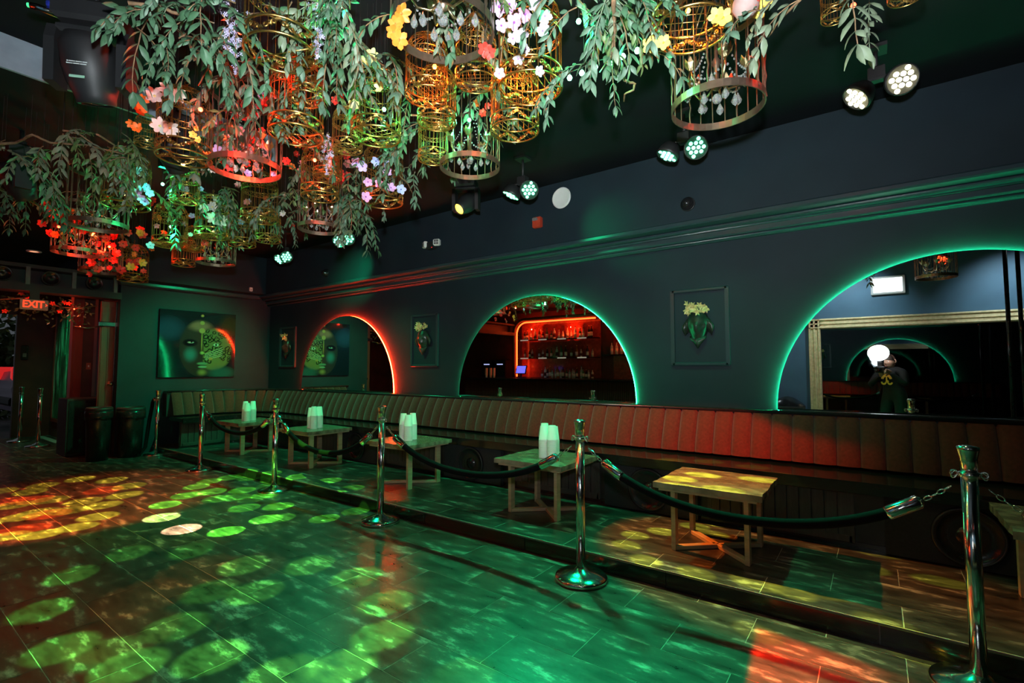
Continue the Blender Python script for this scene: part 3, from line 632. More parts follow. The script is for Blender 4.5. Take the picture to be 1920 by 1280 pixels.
for (u, v), lb in (((1290, 383), 'black dome security camera on the soffit, right one'), ((612, 512), 'black dome security camera on the soffit near the corner')):
    p = on_soffit(u, v); t = thing('dome_camera', lb, 'camera', tuple(p), 0, 'dome cameras')
    MB().lathe([(.06, 0), (.06, .025), (.05, .03), (.045, .055), (.025, .075), (0, .082)], 20, M=Mx).obj('dome', m_blkg, t); MB().lathe([(.066, 0), (.066, .012), (.06, .014)], 20, M=Mx).obj('rim', m_blk, t)
p = on_soffit(815, 461); t = thing('emergency_light', 'black twin-head emergency light under the yellow moving head', 'light', tuple(p))
MB().box((-.02, -.035, 0), (.13, .07, .10), bev=.01).obj('body', m_blk, t)
for dx, ang in ((.10, .35), (-.12, -.5)):
    hd = MB().box((0, 0, 0), (.085, .05, .085), bev=.012).obj('lamp_head', m_white, t, (dx, -.06, .02), (0, 0, ang))
    for a in (-1, 1):
        for b in (-1, 1): MB().box((a * .016, -.027, b * .016), (.026, .006, .026)).obj('led_cell', mat('grey_led_cell', (.10, .10, .10), .3), hd)
MB().lathe([(.004, 0), (.004, .004), (0, .005)], 8, M=Mx).obj('status_led', mat('red_status', (1, .1, .1), emit=(1, .02, .02), es=3), t, (.02, -.072, -.035))
p = aty(471, 543, 4.55); p.x = XF + .31; t = thing('wall_sensor', 'tiny pale sensor box on the far soffit', 'sensor', (XF + .30, 4.28, 2.72)); MB().box((.012, 0, 0), (.024, .05, .07), bev=.006).obj('case', m_white, t); MB().box((.025, 0, -.01), (.003, .02, .01)).obj('sensor_window', m_blkg, t)

# ================================================================== ENTRY / LOBBY
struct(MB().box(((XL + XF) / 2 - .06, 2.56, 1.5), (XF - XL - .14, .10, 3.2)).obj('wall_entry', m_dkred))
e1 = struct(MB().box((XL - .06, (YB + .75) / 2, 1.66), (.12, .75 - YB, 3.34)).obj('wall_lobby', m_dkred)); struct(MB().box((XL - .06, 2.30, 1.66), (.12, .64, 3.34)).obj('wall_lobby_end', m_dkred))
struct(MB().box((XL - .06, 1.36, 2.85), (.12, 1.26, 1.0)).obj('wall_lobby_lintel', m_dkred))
hb = struct(MB().box((XF - .13, (YB + 2.5) / 2, 2.41), (.30, 2.5 - YB, .10)).obj('trim_3', m_blk))      # open header truss over the entry
MB().box((XF - .13, (YB + 2.5) / 2, 2.70), (.30, 2.5 - YB, .05)).obj('header_top', m_blk, hb)
for i in range(9): MB().box((XF + .0, 2.42 - i * .48, 2.57), (.04, .045, .24)).obj('header_post', mat('grey_steel', (.12, .12, .12), .4, .6), hb)
MB().box((XF - .24, (YB + 2.5) / 2, 2.57), (.02, 2.5 - YB, .22)).obj('header_back', m_blk, hb)
for i in range(8):
    t = thing('ceiling_speaker', 'round black speaker in the header over the entry', 'speaker', (XF - .03, 2.18 - i * .48, 2.57), 0, 'speakers in the entry header')
    My = Matrix.Rotation(pi / 2, 3, 'Y'); MB().lathe([(.095, -.09), (.10, 0), (.088, .008), (.075, -.02), (.03, -.03), (0, -.02)], 20, M=My).obj('cone', m_blkg, t); MB().ring((0.002, 0, 0), .094, .008, 20, 5, axis='X').obj('speaker_ring', m_blk, t)
# red door leaf standing open, column, panelled recess
def ypx(u, X): return atx(u, 690, X).y
y0, y1 = ypx(184, -9.40), 2.47
t = thing('entry_door', 'dark red wooden door standing open beside the painting wall', 'door', (-9.40, (y0 + y1) / 2, 0))
wd = y1 - y0
MB().box((0, 0, 1.17), (.045, wd, 2.32), bev=.004).obj('door_leaf', m_redwood, t)
for a in (-1, 1): MB().box((.026, a * wd * .24, 1.25), (.012, wd * .36, 2.0), bev=.005).obj('door_panel', m_redwood, t)
lk = MB().lathe([(.045, 0), (.045, .012), (.03, .018), (.028, .04), (.034, .05), (.034, .075), (0, .08)], 18, M=Matrix.Rotation(pi / 2, 3, 'Y')).obj('door_knob', m_chrome, t, (.028, .06, 1.08))
dc = MB().box((.05, 0, 1.98), (.05, .22, .07), bev=.008).obj('door_closer', m_chrome, t); MB().tube([(.07, -.06, 1.95), (.14, -.26, 1.90), (.10, -.40, 1.92)], .010, 6).obj('closer_arm', m_chrome, dc)
MB().box((.028, wd / 2 + .02, 1.17), (.02, .02, 2.32)).obj('edge_strip', m_chrome, t)
y0, y1 = ypx(149, -10.3), ypx(185, -10.0)
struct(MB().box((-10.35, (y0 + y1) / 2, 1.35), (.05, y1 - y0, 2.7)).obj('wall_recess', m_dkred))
t = thing('wall_switch', 'small reddish wall switch plate in the entry recess', 'switch', (-10.325, (y0 + y1) / 2 + .03, 1.35)); MB().box((.006, 0, 0), (.012, .06, .11), bev=.003).obj('plate', mat('rose_plate', (.30, .08, .05), .4), t); MB().box((.016, 0, 0), (.01, .015, .03)).obj('toggle', m_white, t)
yc0, yc1 = ypx(130, -10.3), ypx(150, -10.3)
t = thing('red_column', 'dark red wooden column right of the green mural', 'column', (-10.3, (yc0 + yc1) / 2, 0)); MB().box((0, 0, 1.35), (.16, yc1 - yc0, 2.70), bev=.008).obj('shaft', m_redwood, t)
MB().box((.0, 0, .08), (.19, yc1 - yc0 + .02, .16), bev=.01).obj('plinth', m_redwood, t); MB().box((.085, 0, 1.35), (.012, (yc1 - yc0) * .5, 2.2), bev=.004).obj('raised_strip', m_redwood, t)
# green-lit mural
def mural_mat():
    m = bpy.data.materials.new('waterfall_print'); m.use_nodes = True; nt = m.node_tree; b = nt.nodes['Principled BSDF']; N = nt.nodes; L = nt.links.new
    tc = N.new('ShaderNodeTexCoord'); mp = N.new('ShaderNodeMapping'); mp.inputs['Scale'].default_value = (5, 5, .9); L(tc.outputs['Object'], mp.inputs[0])
    n = N.new('ShaderNodeTexNoise'); n.inputs['Scale'].default_value = 1.6; n.inputs['Detail'].default_value = 6; n.inputs['Distortion'].default_value = .8; L(mp.outputs[0], n.inputs['Vector'])
    r = N.new('ShaderNodeValToRGB'); e = r.color_ramp.elements; e[0].position = .42; e[0].color = (.004, .03, .02, 1); e[1].position = .72; e[1].color = (.5, .8, .65, 1); x = e.new(.56); x.color = (.02, .22, .12, 1)
    L(n.outputs[0], r.inputs[0]); L(r.outputs[0], b.inputs['Base Color']); b.inputs['Roughness'].default_value = .15; return m
ym = 2.474
t = thing('mural_panel', 'tall green-lit waterfall mural on the entry side wall', 'mural', (-11.9, ym, 0))
MB().box((0, .02, 1.36), (1.95, .03, 1.98)).obj('print', mural_mat(), t)
for d, c in (((2.05, .05, .07), (0, .015, .33)), ((2.05, .05, .07), (0, .015, 2.38)), ((.07, .05, 2.1), (-1.0, .015, 1.36)), ((.07, .05, 2.1), (1.0, .015, 1.36))): MB().box(c, d, bev=.008).obj('frame_bar', m_redwood, t)
lamp('picture_light', 'SPOT', (-11.6, 1.75, 2.55), 60, (.05, 1, .45), t, (-11.8, 2.36, 1.2), 110, 1, .05)
t = thing('wall_intercom', 'black intercom box on the entry end wall', 'intercom', (XL + .001, 2.10, 1.62)); MB().box((.02, 0, 0), (.04, .10, .28), bev=.012).obj('case', m_blkg, t); MB().box((.042, 0, -.05), (.006, .05, .07)).obj('keypad', mat('grey_keys', (.2, .2, .2), .3), t)
# door glass, outside pavement, bush, parked car
struct(MB().box((XL - .05, 1.36, 1.18), (.012, 1.22, 2.32)).obj('window_1', mat('clear_glass', (1, 1, 1), 0, trans=1, var=0, ior=1.05)))
struct(MB().box((-19, 1.3, -.06), (11.4, 14, .10)).obj('floor_pavement', mat('pavement', (.16, .16, .16), .8, var=.3, scale=6)))
t = thing('parked_car', 'silver-lilac car with red tail lamp seen through the entry glass', 'car', (-15.6, 4.33, -.01), 0, None, (1, 1, 1.45))
cb = MB(); prof = [(-2.1, .28), (-2.15, .62), (-2.05, .86), (-1.55, .95), (-1.05, 1.38), (.45, 1.42), (1.15, .98), (1.9, .86), (2.05, .60), (2.0, .28)]
cb.prism(prof, -.85, .85, M=Matrix(((0, 0, 1, 0), (1, 0, 0, 0), (0, 1, 0, 0), (0, 0, 0, 1)))); cb.obj('body', mat('lilac_car_paint', (.36, .27, .42), .25, .3, var=.05), t)
for yy_ in (-1.25, 1.25):
    for sx in (-1, 1): MB().lathe([(.2, -.11), (.33, -.10), (.33, .10), (.2, .11), (0, .10)], 20, c=(sx * .80, yy_, .33), M=Matrix.Rotation(pi / 2, 3, 'Y')).obj('wheel', m_blk, t)
for sx in (-1, 1): MB().box((sx * .80, -1.93, .84), (.12, .46, .20), bev=.03).obj('tail_lamp', mat('red_tail_lamp', (.7, .02, .02), .2, emit=(1, .03, .03), es=.5), t)
MB().box((0, -2.12, .42), (1.5, .10, .12), bev=.03).obj('bumper', m_blk, t); MB().box((.86, -.3, 1.17), (.01, 1.2, .26)).obj('side_window', m_blkg, t)
for k in range(3): MB().box((.862, -.2, .40 + k * .14), (.012, 3.2, .02)).obj('trim_line', m_chrome, t)
rb = random.Random(9); bs = MB()
for i in range(1600):
    p = Vector((rb.gauss(0, .3), rb.gauss(0, .55), abs(rb.gauss(1.3, .8)))); a = Vector((rb.uniform(-1, 1), rb.uniform(-1, 1), rb.uniform(-1, 1))).normalized(); b_ = a.orthogonal().normalized()
    bs._add([p, p + a * .12 + b_ * .07, p + a * .26, p + a * .12 - b_ * .07], [(0, 1, 2, 3)])
t = thing('street_bush', 'green bush outside beyond the entry glass', 'bush', (-18.5, 3.0, 0)); o = bs.obj('foliage', m_leaf[3], t); o['kind'] = 'stuff'; MB().tube([(0, 0, 0), (.05, 0, 1.0)], [.06, .04], 8).obj('trunk', m_bark, t)
# EXIT sign
p = atx(64, 571, -9.20); t = thing('exit_sign', 'lit red EXIT sign hanging under the entry header', 'sign', tuple(p), 0, None, .62); sw, sh = .33, .19
MB().box((0, 0, 0), (.05, sw + .12, sh + .04), bev=.012).obj('housing', mat('grey_green_sign', (.30, .31, .24), .5, emit=(.5, .45, .25), es=.02), t)
MB().box((0, 0, (.10 + (2.362 - p.z) / .62) / 2), (.03, .16, (2.362 - p.z) / .62 - .10)).obj('mount', m_blk, t)
cu = bpy.data.curves.new('letters', 'FONT'); cu.body = 'EXIT'; cu.size = .205; cu.align_x = 'CENTER'; cu.align_y = 'CENTER'; cu.extrude = .003; cu.space_character = .95; cu.offset = .004
tmp = bpy.data.objects.new('tmp', cu); me = bpy.data.meshes.new_from_object(tmp); bpy.data.objects.remove(tmp)
m_ex = mat('lit_red_letter', (1, .1, .05), emit=(1, .05, .015), es=1.6); me.materials.clear(); me.materials.append(m_ex)
ob('letters', me, t, (.027, -.015, 0), (pi / 2, 0, pi / 2), (.88, 1.05, 1))
MB().prism([(.175, -.035), (.215, 0), (.175, .035), (.19, 0)], .0255, .029, M=Matrix(((0, 0, 1, 0), (1, 0, 0, 0), (0, 1, 0, 0), (0, 0, 0, 1)))).obj('arrow', m_ex, t)
lamp('sign_glow', 'POINT', (p.x + .20, p.y, p.z - .16), .5, (1, .08, .03), t, rad=.06)
# bins and dark box
t = thing('black_cabinet', 'black box cabinet in front of the red column', 'cabinet', (-9.95, ypx(156, -9.95), 0)); MB().box((0, 0, .43), (.5, .44, .86), bev=.01).obj('carcass', m_blk, t); MB().box((.255, 0, .44), (.016, .40, .78), bev=.004).obj('door', m_blkg, t); MB().tube([(.28, .14, .40), (.28, .14, .55)], .008, 6).obj('handle', m_chrome, t)
def bin_(x, y, r, h, lab):
    t = thing('trash_bin', lab, 'bin', (x, y, 0), 0, 'bins by the corner bench')
    MB().lathe([(r * .85, 0), (r, h - .06), (r * .98, h - .05)], 24).obj('barrel', m_blkg, t); MB().lathe([(r * 1.05, h - .06), (r * 1.05, h - .02), (r * .95, h), (r * .90, h - .01), (r * .88, h - .12), (0, h - .13)], 24).obj('rim', m_blk, t)
    lin = MB()
    lin.lathe([(r * 1.06 + .004 * (k % 2), h - .05 - .04 * k) for k in range(4)], 24); lin.obj('bag_edge', m_blkg, t)
bin_(-9.0, 2.62, .17, .74, 'black round bin left of the corner stanchion'); bin_(-9.0, 2.24, .15, .76, 'black round bin beside the red door')
# vine garland over the entry
rg = random.Random(21)
t = thing('vine_garland', 'dark vine garland with red flowers under the entry header', 'garland', (-9.6, 1.6, 2.25))
MB().tube([(0, -1.3 + i * .2, .05 * sin(i * 1.3)) for i in range(11)], .012, 6).obj('vine', m_bark, t)
lf = MB()
for i in range(420):
    p = Vector((rg.gauss(0, .07), rg.uniform(-1.3, .62), rg.gauss(-.06, .10))); a = Vector((rg.uniform(-1, 1), rg.uniform(-1, 1), rg.uniform(-1.3, .5))).normalized(); b_ = a.orthogonal().normalized()
    lf._add([p, p + a * .03 + b_ * .014, p + a * .065, p + a * .03 - b_ * .014], [(0, 1, 2, 3)])
o = lf.obj('foliage', m_leaf[0], t); o['kind'] = 'stuff'
m_redfl = mat('red_petal', (.72, .045, .02), .55, var=.25, scale=30)
for i in range(26):
    q = MB()
    for k in range(5):
        a = 2 * pi * k / 5; q._add([(0, 0, 0), (.006, cos(a - .5) * .025, sin(a - .5) * .025), (.012, cos(a) * .038, sin(a) * .038), (.006, cos(a + .5) * .025, sin(a + .5) * .025)], [(0, 1, 2, 3)])
    q.obj('red_flower', m_redfl, t, (.08 + rg.uniform(-.04, .06), rg.uniform(-1.2, .55), rg.gauss(-.02, .07)), (rg.uniform(-.5, .5), rg.uniform(-.5, .5), 0))

# ================================================================== OPPOSITE WALL (seen in the right mirror)
t = thing('gold_framed_mirror', 'large dark wall mirror in a wide gilt frame, seen reflected', 'mirror', (1.45, YO, 1.25)); W2, H2 = 4.95, 2.05
MB().box((0, .012, 0), (W2 - .3, .016, H2 - .3)).obj('mirror_pane', m_dmirror, t)
for c, d, nm in (((0, 0, H2 / 2 - .1), (W2, .07, .2), 0), ((0, 0, -H2 / 2 + .1), (W2, .07, .2), 0), ((-W2 / 2 + .1, 0, 0), (.2, .07, H2), 1)):
    f = MB().box((c[0], .035, c[2]), d, bev=.012).obj('frame_side', m_gframe, t)
    for q, hh in ((-.075, .03), (.0, .016), (.075, .024)):
        if nm == 0: MB().box((c[0], .08, c[2] + q), (W2 - .02, hh, .03), bev=.008).obj('frame_bead', m_gframe, f)
        else: MB().box((c[0] + q, .08, 0), (.03, hh, H2 - .02), bev=.008).obj('frame_bead', m_gframe, f)
t = thing('wall_screen', 'small white lit screen above the gilt frame, seen reflected', 'screen', (.24, YO, 2.83)); MB().box((0, .03, 0), (.50, .06, .33), bev=.012).obj('bezel', m_white, t); MB().box((0, .064, 0), (.42, .006, .25)).obj('display', mat('lit_white_display', (1, 1, 1), emit=(.9, .95, 1), es=3.2), t)
t = thing('wall_conduit', 'tall black twin pipes standing before the opposite wall', 'pipe', (1.60, -.55, 0))
for dx in (0, .13): MB().tube([(dx, 0, 0), (dx, 0, ZC)], .026, 12).obj('pipe', m_blkg, t); MB().lathe([(.09, 0), (.09, .02), (.04, .04)], 20, c=(dx, 0, 0)).obj('flange', m_blkg, t)
t = thing('folded_bag', 'black bag lying on a low crate left of the gilt frame', 'bag', (-1.42, YO + .35, 0)); MB().box((0, 0, .30), (.62, .5, .60), bev=.02).obj('crate', m_blk, t); MB().grid(lambda u, v: ((u - .5) * .62, (v - .5) * .48, .60 + .15 * (sin(pi * u) * sin(pi * v)) ** .5 * (1 + .2 * sin(9 * u + 5 * v))), 14, 10).obj('bag', m_blkg, t)
for i, x in enumerate((-2.2, -.3, 1.9)):  # unseen lamps added to brighten the opposite wall
    t = thing('fill_lamp', 'added unseen downlight over the opposite wall, %s' % ('left', 'middle', 'right')[i], 'fill_lamp', (x, -.75, ZC), 0, 'added ceiling fill lamps')
    MB().lathe([(.09, 0), (.09, -.012), (.07, -.016), (.065, .0)], 24).obj('trim_ring', m_white, t); MB().lathe([(.06, -.004), (0, -.005)], 20).obj('lens', mat('lit_white_lens', (1, 1, 1), emit=(.9, .95, 1), es=4), t)
    lamp('fill_beam', 'SPOT', (x, -.75, ZC - .03), P_FILL, (.72, .90, 1), t, (x, YO, 2.25), 92, 1, .06)

# ================================================================== BAR (seen in the middle mirror)
bx0, bx1 = -9.15, -4.75
t = thing('bar_counter', 'dark ribbed bar counter seen reflected in the middle mirror', 'bar', ((bx0 + bx1) / 2 - .5, -2.35, 0)); bw = bx1 - bx0 + 1.4
MB().box((0, 0, .50), (bw, .55, 1.0)).obj('carcass', m_black, t); MB().box((0, .03, 1.02), (bw + .06, .70, .05), bev=.01).obj('counter_top', m_blkg, t)
rm = MB().lathe([(.018, .02), (.018, .98)], 8).mesh('rib', mat('dark_brown_rib', (.05, .022, .014), .3, var=.2))
for i in range(int(bw / .05)): ob('rib', rm, t, (-bw / 2 + .03 + i * .05, .278, 0))
t = thing('back_bar', 'back bar shelving in an arched frame edged with red light', 'shelf', (-7.75, YB + .02, 0)); 
bl, br = -1.45, 1.35; led_b = mat('red_orange_led', (1, .2, .05), emit=(1, .055, .008), es=9)
MB().box((-.05, .20, .5), (br - bl + .3, .42, 1.0)).obj('base_cabinet', m_black, t); MB().box((-.05, .21, 1.02), (br - bl + .3, .44, .04)).obj('back_counter', m_blkg, t)
MB().box((-.05, .015, 1.95), (br - bl, .03, 1.8)).obj('back_panel', mat('red_brown_glass', (.25, .04, .025), .12, var=.3), t)
def archpath(x0, x1, z0, z1, r, y): return [(x0, y, z0), (x0, y, z1 - r)] + [(x0 + r - cos(pi / 2 * i / 8) * r, y, z1 - r + sin(pi / 2 * i / 8) * r) for i in range(1, 9)] + [(x1, y, z1)]
MB().tube(archpath(bl - .06, br + .1, 1.04, 2.86, .40, .38), .055, 8).obj('arch_frame', mat('dark_gilt_wood', (.16, .09, .04), .4, .3), t)
MB().tube(archpath(bl + .03, br, 1.06, 2.77, .36, .36), .022, 8).obj('led_strip', led_b, t)
for z in (1.64, 2.21): 
    sh = MB().box((-.05, .20, z), (br - bl, .26, .025)).obj('shelf_board', m_black, t)
    for i in range(4): MB().box((-1.15 + i * .68, .335, z), (.30, .006, .035)).obj('price_strip', mat('pale_strip', (.6, .58, .5), .5, emit=(1, .9, .7), es=.25), sh)
for i, (dx, zz, en) in enumerate(((-.9, 2.55, 16), (.5, 2.55, 16), (-1.2, 1.4, 6))): lamp('shelf_glow', 'POINT', (-7.75 + dx, YB + .30, zz), en, (1, .07, .012), t, rad=.006)
t2 = thing('side_shelf', 'angled side shelf of the bar with four tall bottles', 'shelf', (-5.55, YB + .15, 0), R(10)); MB().box((0, .1, .5), (1.3, .42, 1.0)).obj('base_cabinet', m_black, t2); MB().box((0, -.08, 1.9), (1.3, .03, 1.8)).obj('back_panel', MC['red_brown_glass'], t2)
for z in (1.02, 1.70): MB().box((0, .1, z), (1.3, .34, .03)).obj('shelf_board', m_blkg, t2)
MB().tube([(.55, .2, 1.9), (.60, .2, 1.7), (.58, .2, 1.45), (.68, .2, 1.25)], .018, 8).obj('led_strip', led_b, t2)
lamp('side_glow', 'POINT', (-5.4, YB + .6, 2.2), 8, (1, .08, .02), t2, rad=.006)
BM = [mat('bottle_%s' % n, c, .08, trans=tr, var=.1) for n, c, tr in (('clear', (.75, .80, .80), .55), ('amber', (.32, .12, .03), .3), ('green', (.05, .16, .07), .3), ('dark', (.03, .02, .02), 0), ('white', (.7, .68, .64), 0))]
def bottle_mesh(k, h, r):
    n = ('clear', 'amber', 'green', 'dark', 'white')[k]
    return MB().lathe([(r * .9, 0), (r, .01), (r, h * .58), (r * .75, h * .68), (r * .34, h * .76), (r * .34, h * .93)], 12).mesh('glass', BM[k]), MB().lathe([(r * .40, h * .92), (r * .40, h), (0, h)], 10, 0).mesh('cap', m_gold if k % 2 else m_blk), MB().lathe([(r * 1.02, h * .15), (r * 1.02, h * .46)], 12).mesh('paper_label', BM[4] if k != 4 else m_dkred)
BMS = {(k, h): bottle_mesh(k, h, .036 + .006 * (h > .33)) for k in range(5) for h in (.26, .30, .36)}
rr_ = random.Random(11); KN = ('clear glass', 'amber glass', 'green glass', 'dark glass', 'white')
def bottle(x, y, z, lab, grp, k=None, h=None):
    k = rr_.randrange(5) if k is None else k; h = h or rr_.choice((.26, .30, .36)); a, b, c = BMS[(k, h)]
    t = thing('bottle', '%s bottle %s' % (KN[k], lab), 'bottle', (x, y, z), 0, grp); ob('glass', a, t); ob('cap', b, t); ob('paper_label', c, t)
for z, lab, n in ((1.04, 'standing on the back counter of the bar', 26), (1.6525, 'on the lower back bar shelf', 15), (2.2225, 'on the upper back bar shelf', 18)):
    for i in range(n):
        x = -7.75 + bl + .22 + (br - bl - .4) * i / (n - 1) + rr_.uniform(-.02, .02)
        if z < 1.1 and i < 7: continue
        bottle(x, YB + .22 + rr_.uniform(-.03, .06), z, lab, 'bottles ' + lab)
for i in range(5): bottle(-5.95 + i * .16, YB + .28 + i * .028, 1.715, 'on the angled side shelf', 'bottles on the side shelf', 0, .36)
cup2 = MB().lathe([(.03, 0), (.042, .11), (.040, .11), (.028, .006), (0, .006)], 12).mesh('white_cup', m_cup)
for x, y, hh in ((-9.75, -2.4, 3), (-9.60, -2.42, 3), (-9.45, -2.4, 3)):
    for k in range(8): tag(ob('plastic_cup', cup2, None, (x, y, 1.0455 + k * .026)), 'white plastic cup stacked on the left end of the bar', 'cup', 'white cups stacked on the bar')
t = thing('register_screen', 'bar till with a blue-violet lit screen', 'till', (-8.45, -2.42, 1.0455), pi); MB().box((0, 0, .02), (.20, .22, .04), bev=.01).obj('stand_base', m_blk, t); MB().tube([(0, 0, .03), (0, .03, .16)], .02, 8).obj('stand', m_blk, t)
s_ = MB().box((0, 0, 0), (.36, .03, .26), bev=.008).obj('screen_case', m_blk, t, (0, .02, .24), (R(-18), 0, 0)); MB().box((0, .017, 0), (.32, .004, .22)).obj('display', mat('lit_violet_display', (.3, .3, 1), emit=(.14, .12, .9), es=1.6), s_)
s2 = MB().box((0, -.017, 0), (.32, .004, .22)).obj('display', MC['lit_violet_display'], s_)
for i, x in enumerate((-10.35, -9.80)):
    t = thing('drink_fridge', 'dark countertop drink dispenser with a small lit readout, %s one' % ('left', 'right')[i], 'dispenser', (x, YB + .25, 1.0)); MB().box((0, 0, .30), (.42, .40, .60), bev=.02).obj('case', m_blkg, t); MB().box((0, .202, .46), (.24, .006, .03)).obj('readout', mat('lit_readout', (.8, .8, 1), emit=(.5, .55, 1), es=1.2), t); MB().box((0, .202, .25), (.34, .006, .30)).obj('glass_door', m_blk, t)
t = thing('side_counter', 'black side counter holding the drink dispensers', 'counter', (-10.06, YB + .25, 0)); MB().box((0, 0, .48), (1.3, .46, .95)).obj('carcass', m_black, t); MB().box((0, .01, .978), (1.34, .50, .04), bev=.008).obj('top', m_blkg, t)

# ================================================================== PEOPLE
def skin_body(name, joints, edges, m, parent, sub=2):
    me = bpy.data.meshes.new(name); ks = list(joints); me.from_pydata([joints[k][0] for k in ks], [(ks.index(a), ks.index(b)) for a, b in edges], [])
    o = ob(name, me, parent); sk = o.modifiers.new('skin', 'SKIN'); sk.use_smooth_shade = True
    lay_ = me.skin_vertices[0].data if me.skin_vertices else None
    if lay_ is None: me.attributes.new('skin', 'FLOAT', 'POINT')
    for i, k in enumerate(ks):
        r = joints[k][1]; lay_[i].radius = (r, r) if isinstance(r, (int, float)) else r; lay_[i].use_root = (i == 0)
    s_ = o.modifiers.new('sub', 'SUBSURF'); s_.levels = sub; s_.render_levels = sub; me.materials.append(m); return o
def head(parent, loc, rot=(0, 0, 0), cap=None):
    e = ob('head', None, parent, loc, rot)
    def f(u, v):
        a = 2 * pi * u; b = pi * v; x, y, z = sin(b) * cos(a), sin(b) * sin(a), -cos(b)
        wx = .076 * (1 if z > -.2 else 1 - .30 * (-.2 - z)); px, py, pz = x * wx, y * .097, z * .118
        if y > 0 and z < -.25: py *= .94
        dn = math.hypot(px / .016, (pz + .012) / .030)
        if y > 0 and dn < 1.6: py += .024 * max(0, 1 - dn / 1.6)
        for sx in (-1, 1):
            de = math.hypot((px - sx * .032) / .018, (pz - .012) / .012)
            if y > 0 and de < 1.5: py -= .010 * max(0, 1 - de / 1.5)
        if y > 0: py += .006 * math.exp(-((pz + .062) / .008) ** 2 - (px / .024) ** 2)
        return (px, py, pz)
    MB().grid(f, 36, 30).obj('face', m_skin, e)
    for sx in (-1, 1):
        MB().lathe([(0, -.011), (.009, -.007), (.011, 0), (.009, .007), (0, .011)], 10, c=(sx * .032, .075, .012)).obj('eye', m_white, e); MB().lathe([(0, .004), (.005, .002), (.005, 0)][::-1], 10, c=(sx * .032, .0845, .012), M=Matrix.Rotation(-pi / 2, 3, 'X')).obj('pupil', m_blkg, e)
        MB().tube([(sx * .077, -.005, .03), (sx * .088, -.012, .02), (sx * .088, -.012, -.01), (sx * .078, -.002, -.028)], [.006, .009, .009, .005], 6).obj('ear', m_skin, e)
    MB().tube([(-.024, .088, -.062), (0, .093, -.060), (.024, .088, -.062)], [.003, .006, .003], 6).obj('mouth', mat('lips', (.35, .12, .09), .5), e)
    def hr(u, v):
        a = 2 * pi * u; b = pi * (.50 + .5 * v) ; x, y, z = sin(b) * cos(a), sin(b) * sin(a), -cos(b)
        drop = .05 if y < .1 else -.035 * max(0, y)
        return (x * .083, y * .104 - .004, z * .126 - drop * (1 - v) + .004)
    MB().grid(hr, 28, 10).obj('hair', m_hair, e); return e
def hand(parent, loc, rot, side=1, curl=.9):
    e = ob('hand', None, parent, loc, rot); g = {'w': ((0, -.02, 0), .022), 'p': ((0, .045, 0), (.036, .014)), 'k': ((0, .085, 0), (.040, .013))}
    J = [('w', 'p'), ('p', 'k')]
    for i, (x, ln) in enumerate(((-.030, .075), (-.010, .085), (.011, .080), (.030, .062))):
        a = 0; p = Vector((x, .085, 0)); pr = 'k'
        for s_ in range(3):
            a -= curl * (.55, .7, .5)[s_]; p = p + Vector((0, cos(a), sin(a))) * ln * (.45, .33, .24)[s_]; n = 'f%d%d' % (i, s_); g[n] = (tuple(p), (.0095, .0088, .0075)[s_]); J.append((pr, n)); pr = n
    pr = 'p'
    for s_, q in enumerate(((side * .045, .045, -.012), (side * .062, .075, -.026), (side * .060, .098, -.042))): g['t%d' % s_] = (q, (.013, .011, .009)[s_]); J.append((pr, 't%d' % s_)); pr = 't%d' % s_
    skin_body('hand_skin', g, J, m_skin, e, 1); return e
ph = thing('person', 'photographer in black holding a camera with bright flash, seen reflected', 'person', (0, 0, 0), YAW)
B = {'hip': ((0, -.40, .92), (.15, .11)), 'waist': ((0, -.39, 1.02), (.14, .105)), 'chest': ((0, -.37, 1.16), (.165, .12)), 'sh': ((0, -.37, 1.27), (.12, .09)), 'nk': ((0, -.355, 1.33), .055), 'sR': ((.18, -.36, 1.25), .065), 'eR': ((.27, -.26, 1.06), .048), 'wR': ((.115, -.17, 1.245), .034), 'sL': ((-.18, -.36, 1.25), .065), 'eL': ((-.25, -.22, 1.04), .048), 'wL': ((-.07, -.19, 1.19), .034),
     'hR': ((.10, -.40, .86), .10), 'kR': ((.11, -.36, .48), .07), 'aR': ((.12, -.40, .09), .048), 'tR': ((.13, -.27, .04), .04), 'hL': ((-.10, -.40, .86), .10), 'kL': ((-.12, -.33, .48), .07), 'aL': ((-.14, -.36, .09), .048), 'tL': ((-.15, -.23, .04), .04)}
skin_body('clothed_body', B, [('hip', 'waist'), ('waist', 'chest'), ('chest', 'sh'), ('sh', 'nk'), ('sh', 'sR'), ('sR', 'eR'), ('eR', 'wR'), ('sh', 'sL'), ('sL', 'eL'), ('eL', 'wL'), ('hip', 'hR'), ('hR', 'kR'), ('kR', 'aR'), ('aR', 'tR'), ('hip', 'hL'), ('hL', 'kL'), ('kL', 'aL'), ('aL', 'tL')], m_cloth, ph)
MB().tube([(0, -.355, 1.31), (0, -.33, 1.40)], [.052, .048], 12).obj('neck', m_skin, ph); head(ph, (0, -.325, 1.425), (R(-10), 0, 0))
hand(ph, (.105, -.19, 1.255), (R(35), R(-70), R(-25)), -1, .9); hand(ph, (-.06, -.21, 1.195), (R(60), R(10), R(-15)), 1, .7)
